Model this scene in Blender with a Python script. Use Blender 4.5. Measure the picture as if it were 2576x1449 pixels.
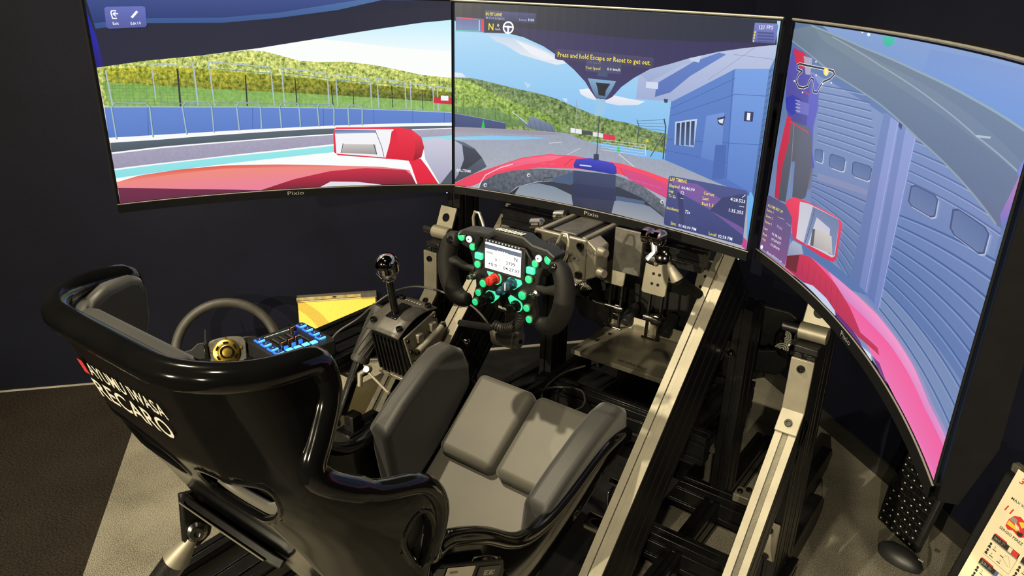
import bpy, bmesh, math, random
from mathutils import Vector, Matrix, Euler
random.seed(7)
SC=bpy.context.scene; COL=SC.collection
for o in list(bpy.data.objects): bpy.data.objects.remove(o)
PI=math.pi
# ------------------------------------------------------------------ camera
cam_d=bpy.data.cameras.new('camera'); cam=bpy.data.objects.new('camera',cam_d); COL.objects.link(cam)
cam_d.sensor_width=36; cam_d.lens=36*1922.5/2576; cam_d.clip_start=.02
def cam_axes(yaw,pit,rol):
    f=Vector((math.sin(yaw)*math.cos(pit),math.cos(yaw)*math.cos(pit),-math.sin(pit)))
    r=Vector((math.cos(yaw),-math.sin(yaw),0)); u=r.cross(f)
    r2=r*math.cos(rol)+u*math.sin(rol); return r2,r2.cross(f),f
_r,_u,_f=cam_axes(-.61926,.39175,.02727)
cam.matrix_world=Matrix(((_r.x,_u.x,-_f.x,.7628),(_r.y,_u.y,-_f.y,-1.3555),(_r.z,_u.z,-_f.z,1.2999),(0,0,0,1)))
SC.camera=cam
# ------------------------------------------------------------------ world, lamps, exposure
w=bpy.data.worlds.new('dim_hall'); SC.world=w; w.use_nodes=True
w.node_tree.nodes['Background'].inputs[0].default_value=(1,.86,.62,1)
w.node_tree.nodes['Background'].inputs[1].default_value=.008
SC.view_settings.view_transform='Standard'; SC.view_settings.look='None'
SC.view_settings.exposure=0; SC.view_settings.gamma=1; SC.view_settings.use_curve_mapping=False
LAMPS=[ # ceiling spots: x,y, power, spot size deg, aim
 (-.95,-1.05,250,95,(-.1,-.35,.3)),
 (-1.4,-8.8,3200,30,(-.2,-.1,.5)),
 (-.60,-1.60,330,24,(-1.13,.22,.14)),  # narrow spot added to brighten the yellow card
 (1.15,-2.4,140,36,(.86,.15,.2)),
 (2.3,-7.4,1100,34,(.05,.1,.45)),  # added far lamp, brightens heel plate and pedals
 (.35,-1.75,130,80,(.45,-.05,.1)),  # added fill from above for the right carpet and strut
]
# ------------------------------------------------------------------ materials
MT={}
def mat(name,col,rough=.5,metal=0,emit=None,es=1,bump=None,noise=None,coat=0,spec=.5,sheen=0,alpha=1,trans=0,aniso=0):
    m=bpy.data.materials.new(name); m.use_nodes=True; nt=m.node_tree; b=nt.nodes['Principled BSDF']
    b.inputs['Base Color'].default_value=(*col,1); b.inputs['Roughness'].default_value=rough; b.inputs['Metallic'].default_value=metal
    b.inputs['Specular IOR Level'].default_value=spec
    if coat: b.inputs['Coat Weight'].default_value=coat; b.inputs['Coat Roughness'].default_value=.04
    if sheen: b.inputs['Sheen Weight'].default_value=sheen; b.inputs['Sheen Roughness'].default_value=.5
    if trans: b.inputs['Transmission Weight'].default_value=trans
    if alpha<1: b.inputs['Alpha'].default_value=alpha
    if emit: b.inputs['Emission Color'].default_value=(*emit,1); b.inputs['Emission Strength'].default_value=es
    tc=nt.nodes.new('ShaderNodeTexCoord')
    if noise: # (scale, amount, detail)
        n=nt.nodes.new('ShaderNodeTexNoise'); n.inputs['Scale'].default_value=noise[0]; n.inputs['Detail'].default_value=noise[2] if len(noise)>2 else 3
        nt.links.new(tc.outputs['Object'],n.inputs['Vector'])
        r=nt.nodes.new('ShaderNodeMapRange'); r.inputs[1].default_value=.3; r.inputs[2].default_value=.7; r.inputs[3].default_value=1-noise[1]; r.inputs[4].default_value=1+noise[1]
        nt.links.new(n.outputs['Fac'],r.inputs[0])
        x=nt.nodes.new('ShaderNodeMix'); x.data_type='RGBA'; x.blend_type='MULTIPLY'; x.inputs['Factor'].default_value=1; x.inputs['A'].default_value=(*col,1)
        nt.links.new(r.outputs[0],x.inputs['B']); nt.links.new(x.outputs['Result'],b.inputs['Base Color'])
    if bump: # (scale,strength)
        n=nt.nodes.new('ShaderNodeTexNoise'); n.inputs['Scale'].default_value=bump[0]; n.inputs['Detail'].default_value=4
        nt.links.new(tc.outputs['Object'],n.inputs['Vector'])
        k=nt.nodes.new('ShaderNodeBump'); k.inputs['Strength'].default_value=bump[1]; k.inputs['Distance'].default_value=.002
        nt.links.new(n.outputs['Fac'],k.inputs['Height']); nt.links.new(k.outputs['Normal'],b.inputs['Normal'])
    MT[name]=m; return m
mat('wall',(.0046,.0052,.0120),.6,spec=.12,bump=(90,.15),noise=(3,.25))  # blue in the base colour stands in for the screens' glow
mat('baseboard',(.02,.019,.018),.45,noise=(8,.2))
mat('trim_line',(.30,.28,.24),.6,noise=(20,.2))
mat('ceiling',(.02,.02,.02),.8,noise=(5,.2))
mat('black_profile',(.006,.006,.0065),.30,spec=.5,noise=(40,.2))
mat('black_metal',(.007,.007,.0075),.4,spec=.4,noise=(60,.25))
mat('black_plastic',(.012,.012,.013),.45,bump=(600,.1),noise=(30,.2))
mat('bezel',(.004,.004,.0048),.65,spec=.12,noise=(40,.15))
mat('bezel_line',(.17,.16,.14),.4,noise=(60,.1))
mat('gloss_shell',(.004,.004,.0042),.10,spec=.38,noise=(15,.2))
mat('carbon',(.012,.012,.012),.3,coat=.3,noise=(300,.5))
mat('pad',(.024,.0235,.022),.5,sheen=.25,bump=(900,.12),noise=(12,.12))
mat('cushion',(.112,.105,.085),.5,sheen=.3,bump=(900,.1),noise=(9,.1))
mat('alu',(.34,.315,.25),.40,metal=.65,noise=(35,.12))
mat('alu_bright',(.25,.23,.18),.5,metal=.55,noise=(25,.1))
mat('silver_paint',(.55,.53,.46),.4,metal=.3,noise=(60,.1))
mat('steel',(.60,.58,.54),.2,metal=1,noise=(50,.15))
mat('chrome',(.50,.47,.45),.06,metal=1,noise=(10,.05))
mat('plate_steel',(.30,.275,.21),.42,metal=.4,noise=(14,.15),bump=(60,.03))
mat('bolt',(.03,.028,.026),.3,metal=.8,noise=(90,.3))
mat('rubber',(.034,.032,.028),.55,bump=(700,.15),noise=(40,.15))
mat('black_matte',(.004,.004,.004),.8,spec=.1,noise=(60,.2))
mat('grip',(.0085,.008,.0078),.62,spec=.3,bump=(700,.15),noise=(40,.15))
mat('carbon_plate',(.014,.014,.015),.35,noise=(250,.4))
mat('btn_green',(.02,.25,.12),.4,emit=(.02,.62,.22),es=1.0,noise=(60,.1))
mat('btn_green_hot',(.05,.4,.25),.4,emit=(.05,.80,.36),es=1.1,noise=(60,.1))
mat('btn_rim',(.08,.12,.08),.35,metal=.7,noise=(90,.2))
mat('btn_white',(.6,.62,.66),.4,emit=(.8,.86,.95),es=.8,noise=(60,.1))
mat('lcd',(.5,.55,.6),.3,emit=(.80,.92,.98),es=1.0,noise=(4,.05))
mat('lcd_dark',(.05,.06,.08),.3,emit=(.07,.09,.16),es=1,noise=(30,.1))
mat('lcd_ink',(.01,.01,.015),.5,noise=(30,.1))
mat('lcd_grey',(.2,.22,.24),.5,emit=(.25,.29,.32),es=1,noise=(30,.1))
mat('knob_red',(.55,.03,.02),.25,noise=(60,.2))
mat('knob_blue',(.06,.14,.24),.15,metal=.6,noise=(60,.2))
mat('knob_black',(.006,.006,.006),.12,noise=(60,.2))
mat('logo_white',(.75,.72,.62),.5,noise=(60,.06))
mat('logo_grey',(.22,.22,.22),.5,noise=(60,.06))
mat('logo_dark',(.01,.01,.008),.5,noise=(60,.06))
mat('flag_red',(.6,.04,.04),.5,noise=(60,.06))
mat('brushed_gold',(.75,.50,.10),.3,metal=1,noise=(40,.15))
mat('hub_plate',(.10,.095,.085),.45,metal=.4,noise=(60,.2))
mat('yellow_card',(.84,.62,.06),.7,noise=(220,.08))
mat('clear_sleeve',(.55,.5,.4),.3,alpha=.06,noise=(10,.1))
mat('sleeve_clip',(.35,.27,.12),.3,noise=(60,.3))
mat('led_blue',(.02,.1,.5),.35,emit=(.02,.16,1.0),es=1.1,noise=(60,.1))
mat('led_cyan',(.1,.4,.6),.35,emit=(.10,.55,1.0),es=1.2,noise=(60,.1))
mat('led_white',(.7,.8,.8),.4,emit=(.85,.9,.85),es=1,noise=(60,.1))
mat('led_green',(.1,.6,.4),.4,emit=(.1,.9,.5),es=1,noise=(60,.1))
mat('led_spot',(.3,.4,.6),.4,emit=(.5,.65,1.0),es=3,noise=(60,.1))
mat('key_blue_cap',(.01,.015,.05),.35,emit=(.004,.012,.09),es=1,noise=(60,.1))
mat('orange_line',(.7,.25,.12),.4,emit=(.5,.16,.08),es=.5,noise=(60,.1))
mat('cable',(.035,.033,.03),.5,noise=(60,.2))
mat('paper',(.78,.70,.50),.75,noise=(30,.04))
mat('paper_red',(.60,.03,.03),.7,noise=(40,.05))
mat('paper_black',(.02,.018,.02),.7,noise=(40,.05))
mat('paper_grey',(.28,.26,.24),.7,noise=(40,.05))
mat('paper_yellow',(.75,.55,.05),.7,noise=(40,.05))
mat('label_white',(.72,.66,.5),.6,noise=(60,.05))
mat('key_print',(.5,.5,.48),.6,noise=(60,.1))
mat('worn_card',(.09,.08,.06),.8,noise=(60,.3))
def carpet(name,c0,c1,sc):
    m=bpy.data.materials.new(name); m.use_nodes=True; nt=m.node_tree; b=nt.nodes['Principled BSDF']; b.inputs['Roughness'].default_value=.95; b.inputs['Specular IOR Level'].default_value=.1
    tc=nt.nodes.new('ShaderNodeTexCoord'); n=nt.nodes.new('ShaderNodeTexNoise'); n.inputs['Scale'].default_value=sc; n.inputs['Detail'].default_value=3; nt.links.new(tc.outputs['Object'],n.inputs['Vector'])
    n2=nt.nodes.new('ShaderNodeTexNoise'); n2.inputs['Scale'].default_value=6; n2.inputs['Detail'].default_value=3; nt.links.new(tc.outputs['Object'],n2.inputs['Vector'])
    a=nt.nodes.new('ShaderNodeMath'); a.operation='MULTIPLY_ADD'; a.inputs[1].default_value=.3; nt.links.new(n2.outputs['Fac'],a.inputs[0]); nt.links.new(n.outputs['Fac'],a.inputs[2])
    r=nt.nodes.new('ShaderNodeValToRGB'); r.color_ramp.elements[0].position=.46; r.color_ramp.elements[1].position=.84; r.color_ramp.elements[0].color=(*c0,1); r.color_ramp.elements[1].color=(*c1,1)
    nt.links.new(a.outputs[0],r.inputs[0]); nt.links.new(r.outputs[0],b.inputs['Base Color'])
    k=nt.nodes.new('ShaderNodeBump'); k.inputs['Strength'].default_value=.6; k.inputs['Distance'].default_value=.004; nt.links.new(n.outputs['Fac'],k.inputs['Height']); nt.links.new(k.outputs['Normal'],b.inputs['Normal'])
    MT[name]=m
carpet('carpet_grey',(.055,.050,.039),(.40,.37,.295),430)
carpet('carpet_brown',(.010,.0078,.0062),(.034,.027,.021),190)
def screen_mat():
    m=bpy.data.materials.new('screen_picture'); m.use_nodes=True; nt=m.node_tree; b=nt.nodes['Principled BSDF']
    b.inputs['Base Color'].default_value=(.008,.008,.01,1); b.inputs['Roughness'].default_value=.28
    at=nt.nodes.new('ShaderNodeAttribute'); at.attribute_name='Col'
    tc=nt.nodes.new('ShaderNodeTexCoord')
    n=nt.nodes.new('ShaderNodeTexNoise'); n.inputs['Scale'].default_value=140; n.inputs['Detail'].default_value=4; n.inputs['Roughness'].default_value=.75; nt.links.new(tc.outputs['Object'],n.inputs['Vector'])
    r=nt.nodes.new('ShaderNodeMapRange'); r.inputs[1].default_value=.32; r.inputs[2].default_value=.68; r.inputs[3].default_value=-.85; r.inputs[4].default_value=.85; nt.links.new(n.outputs['Fac'],r.inputs[0])
    a=nt.nodes.new('ShaderNodeMath'); a.operation='MULTIPLY_ADD'; a.inputs[2].default_value=1; nt.links.new(r.outputs[0],a.inputs[0]); nt.links.new(at.outputs['Alpha'],a.inputs[1])
    ab=nt.nodes.new('ShaderNodeMath'); ab.operation='POWER'; ab.inputs[1].default_value=1.35; nt.links.new(a.outputs[0],ab.inputs[0])
    cb=nt.nodes.new('ShaderNodeCombineXYZ'); nt.links.new(ab.outputs[0],cb.inputs[0]); nt.links.new(a.outputs[0],cb.inputs[1]); nt.links.new(ab.outputs[0],cb.inputs[2])
    x=nt.nodes.new('ShaderNodeVectorMath'); x.operation='MULTIPLY'; nt.links.new(at.outputs['Color'],x.inputs[0]); nt.links.new(cb.outputs[0],x.inputs[1])
    nt.links.new(x.outputs[0],b.inputs['Emission Color']); b.inputs['Emission Strength'].default_value=1.0
    MT['screen']=m
screen_mat()
# ------------------------------------------------------------------ helpers
WL={}
def orient(d,up=Vector((0,0,1))):
    d=Vector(d).normalized(); up=Vector(up)
    if abs(d.dot(up))>.98: up=Vector((0,1,0)) if abs(d.y)<.9 else Vector((1,0,0))
    x=up.cross(d).normalized(); y=d.cross(x); return x,y,d
class MB:
    def __init__(s): s.v=[]; s.f=[]
    def add(s,vs,fs):
        o=len(s.v); s.v+=[Vector(q) for q in vs]; s.f+=[tuple(o+i for i in f) for f in fs]; return s
    def box(s,c,sz,M=None):
        c=Vector(c); vs=[]
        for dz in (-.5,.5):
            for dx,dy in ((-.5,-.5),(.5,-.5),(.5,.5),(-.5,.5)):
                q=Vector((dx*sz[0],dy*sz[1],dz*sz[2])); q=(M@q) if M else q; vs.append(c+q)
        return s.add(vs,[(3,2,1,0),(4,5,6,7),(0,1,5,4),(1,2,6,5),(2,3,7,6),(3,0,4,7)])
    def prism(s,poly,o,u,v,w):  # polygon in (u,v), extruded by vector w
        o,u,v,w=Vector(o),Vector(u),Vector(v),Vector(w); n=len(poly)
        a=[o+u*p[0]+v*p[1] for p in poly]; fs=[tuple(range(n-1,-1,-1)),tuple(range(n,2*n))]
        fs+=[(i,(i+1)%n,n+(i+1)%n,n+i) for i in range(n)]
        return s.add(a+[q+w for q in a],fs)
    def tube(s,pts,r,n=10,closed=False,cap=True):
        pts=[Vector(p) for p in pts]; N=len(pts); rs=r if isinstance(r,(list,tuple)) else [r]*N
        o=len(s.v); prev=None
        for i,p in enumerate(pts):
            a=pts[(i-1)%N] if (closed or i>0) else p; b=pts[(i+1)%N] if (closed or i<N-1) else p
            d=(b-a).normalized()
            if prev is None: x,y,_=orient(d)
            else:
                x=(prev-d*prev.dot(d))
                if x.length<1e-6: x=orient(d)[0]
                x.normalize(); y=d.cross(x)
            prev=x
            for k in range(n):
                t=2*PI*k/n; s.v.append(p+(x*math.cos(t)+y*math.sin(t))*rs[i])
        for i in range(N if closed else N-1):
            j=(i+1)%N
            for k in range(n): s.f.append((o+i*n+k,o+i*n+(k+1)%n,o+j*n+(k+1)%n,o+j*n+k))
        if cap and not closed:
            s.f.append(tuple(o+k for k in range(n-1,-1,-1))); s.f.append(tuple(o+(N-1)*n+k for k in range(n)))
        return s
    def cyl(s,a,b,r,n=20,r1=None): return s.tube([a,b],[r,r if r1 is None else r1],n)
    def lathe(s,prof,o,d,n=24,up=(0,0,1)):
        x,y,d=orient(d,Vector(up)); o=Vector(o); b=len(s.v); m=len(prof)
        for r,h in prof:
            for k in range(n):
                t=2*PI*k/n; s.v.append(o+d*h+(x*math.cos(t)+y*math.sin(t))*max(r,1e-5))
        for i in range(m-1):
            for k in range(n): s.f.append((b+i*n+k,b+i*n+(k+1)%n,b+(i+1)*n+(k+1)%n,b+(i+1)*n+k))
        s.f.append(tuple(b+k for k in range(n-1,-1,-1))); s.f.append(tuple(b+(m-1)*n+k for k in range(n)))
        return s
    def grid(s,G,closed_u=False):
        o=len(s.v); nu=len(G); nv=len(G[0])
        for row in G: s.v+=[Vector(q) for q in row]
        for i in range(nu if closed_u else nu-1):
            for j in range(nv-1):
                a=o+i*nv+j; b=o+((i+1)%nu)*nv+j; s.f.append((a,b,b+1,a+1))
        return s
    def mesh(s,name,smooth=True,ang=35):
        m=bpy.data.meshes.new(name); m.from_pydata([tuple(q) for q in s.v],[],s.f); m.validate()
        bm=bmesh.new(); bm.from_mesh(m); bmesh.ops.remove_doubles(bm,verts=bm.verts,dist=1e-6); bmesh.ops.recalc_face_normals(bm,faces=bm.faces); bm.to_mesh(m); bm.free()
        if smooth:
            m.polygons.foreach_set('use_smooth',[True]*len(m.polygons)); m.set_sharp_from_angle(angle=math.radians(ang))
        return m
def place(o,parent,M=None):
    if parent is not None:
        o.parent=parent; o.matrix_parent_inverse=Matrix()
        pw=WL[parent.name]; o.matrix_basis=Matrix.Translation(-pw)@(M or Matrix())
        WL[o.name]=Vector((0,0,0)) if M is None else None
        if M is None: WL[o.name]=Vector((0,0,0))
    else:
        o.matrix_basis=M or Matrix(); WL[o.name]=o.matrix_basis.to_translation()
    COL.objects.link(o); return o
def part(mb,name,m,parent=None,smooth=True,ang=35,bevel=None,subsurf=0,label=None,solid=None):
    me=mb.mesh(name,smooth,ang) if isinstance(mb,MB) else mb
    if not me.materials: me.materials.append(MT[m])
    o=bpy.data.objects.new(name,me)
    if solid: q=o.modifiers.new('thickness','SOLIDIFY'); q.thickness=solid; q.offset=0
    if bevel is None and m=='black_profile': bevel=(.0007,1)
    if bevel:
        q=o.modifiers.new('edge','BEVEL'); q.width=bevel[0]; q.segments=bevel[1]; q.limit_method='ANGLE'; q.angle_limit=math.radians(40)
        if smooth: q.harden_normals=False
    if subsurf: q=o.modifiers.new('smooth','SUBSURF'); q.levels=subsurf; q.render_levels=subsurf
    if label: o['label']=label
    return place(o,parent)
def inst(me,name,parent,M,label=None):
    o=bpy.data.objects.new(name,me); place(o,parent,M)
    if label: o['label']=label
    return o
def thing(name,label,cat,loc=(0,0,0),group=None):
    o=bpy.data.objects.new(name,None); o.empty_display_size=.05; o.location=loc; COL.objects.link(o); WL[o.name]=Vector(loc)
    o['label']=label; o['category']=cat
    if group: o['group']=group
    return o
def tag(o,label,cat,group=None):
    o['label']=label; o['category']=cat
    if group: o['group']=group
    return o
def struct(o): o['kind']='structure'; return o
def text2d(s,size=1.0,bold=False,res=2):
    c=bpy.data.curves.new('lettering','FONT'); c.body=s; c.size=size; c.resolution_u=res
    if bold: c.offset=.012*size
    o=bpy.data.objects.new('lettering',c); COL.objects.link(o)
    dg=bpy.context.evaluated_depsgraph_get(); me=o.evaluated_get(dg).to_mesh()
    vs=[(v.co.x,v.co.y) for v in me.vertices]; fs=[tuple(p.vertices) for p in me.polygons]
    o.evaluated_get(dg).to_mesh_clear(); bpy.data.objects.remove(o); bpy.data.curves.remove(c)
    return vs,fs
def text_on(s,a,b,up,height=None,lift=0,depth=0,bold=True):
    """flat lettering from point a to point b; up = vector of cap height"""
    vs,fs=text2d(s,1.0,bold); a,b,up=Vector(a),Vector(b),Vector(up)
    x0=min(v[0] for v in vs); x1=max(v[0] for v in vs); W=x1-x0
    n=(b-a).cross(up).normalized()
    return MB().add([a+(b-a)*((v[0]-x0)/W)+up*(v[1]/.72)+n*lift for v in vs],fs)
def fr(o,z,x=None):  # frame matrix with z axis along z
    X,Y,Z=orient(z,Vector(x) if x else Vector((0,0,1))); return Matrix(((X.x,Y.x,Z.x,o[0]),(X.y,Y.y,Z.y,o[1]),(X.z,Y.z,Z.z,o[2]),(0,0,0,1)))
# shared small meshes
def bolt_mesh(r,h):
    mb=MB().lathe([(r,0),(r,h*.85),(r*.92,h),(r*.55,h),(r*.5,h*.45),(0,h*.45)],(0,0,0),(0,0,1),16)
    m=mb.mesh('bolt'); m.materials.append(MT['bolt']); return m
BOLT=bolt_mesh(.0075,.006); BOLT_S=bolt_mesh(.0045,.004)
def washer_bolt(parent,o,d,big=True,label=None): return inst(BOLT if big else BOLT_S,'bolt',parent,fr(o,d),label)
def slot_outline(wd,hg,pitch=.04,sw=.0085,sd=.006,sides='lr'):
    """cross-section of a T-slot bar, centred, in (x,y); slots on the given sides"""
    n=max(1,round(hg/pitch)); k=max(1,round(wd/pitch)); pts=[]
    def side(p0,p1,cnt,on):
        p0,p1=Vector((*p0,0)),Vector((*p1,0)); d=(p1-p0); L=d.length; d.normalize(); nn=Vector((-d.y,d.x,0)); out=[p0]
        if on:
            for i in range(cnt):
                c=L*(i+.5)/cnt
                for dx,dd in ((-sw/2,0),(-sw/2,sd),(sw/2,sd),(sw/2,0)): out.append(p0+d*(c+dx)+nn*dd)
        return [(q.x,q.y) for q in out]
    a,b=wd/2,hg/2
    pts+=side((-a,-b),(a,-b),k,'b' in sides); pts+=side((a,-b),(a,b),n,'r' in sides); pts+=side((a,b),(-a,b),k,'t' in sides); pts+=side((-a,b),(-a,-b),n,'l' in sides)
    return pts
def bar(a,b,wd,hg,up,sides='lrtb',pitch=.04):
    """T-slot bar from a to b; wd across, hg along up"""
    a,b=Vector(a),Vector(b); d=(b-a).normalized(); up=Vector(up); up=(up-d*up.dot(d)).normalized(); x=d.cross(up)
    return MB().prism(slot_outline(wd,hg,pitch,sides=sides),a,x,up,b-a)
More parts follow.
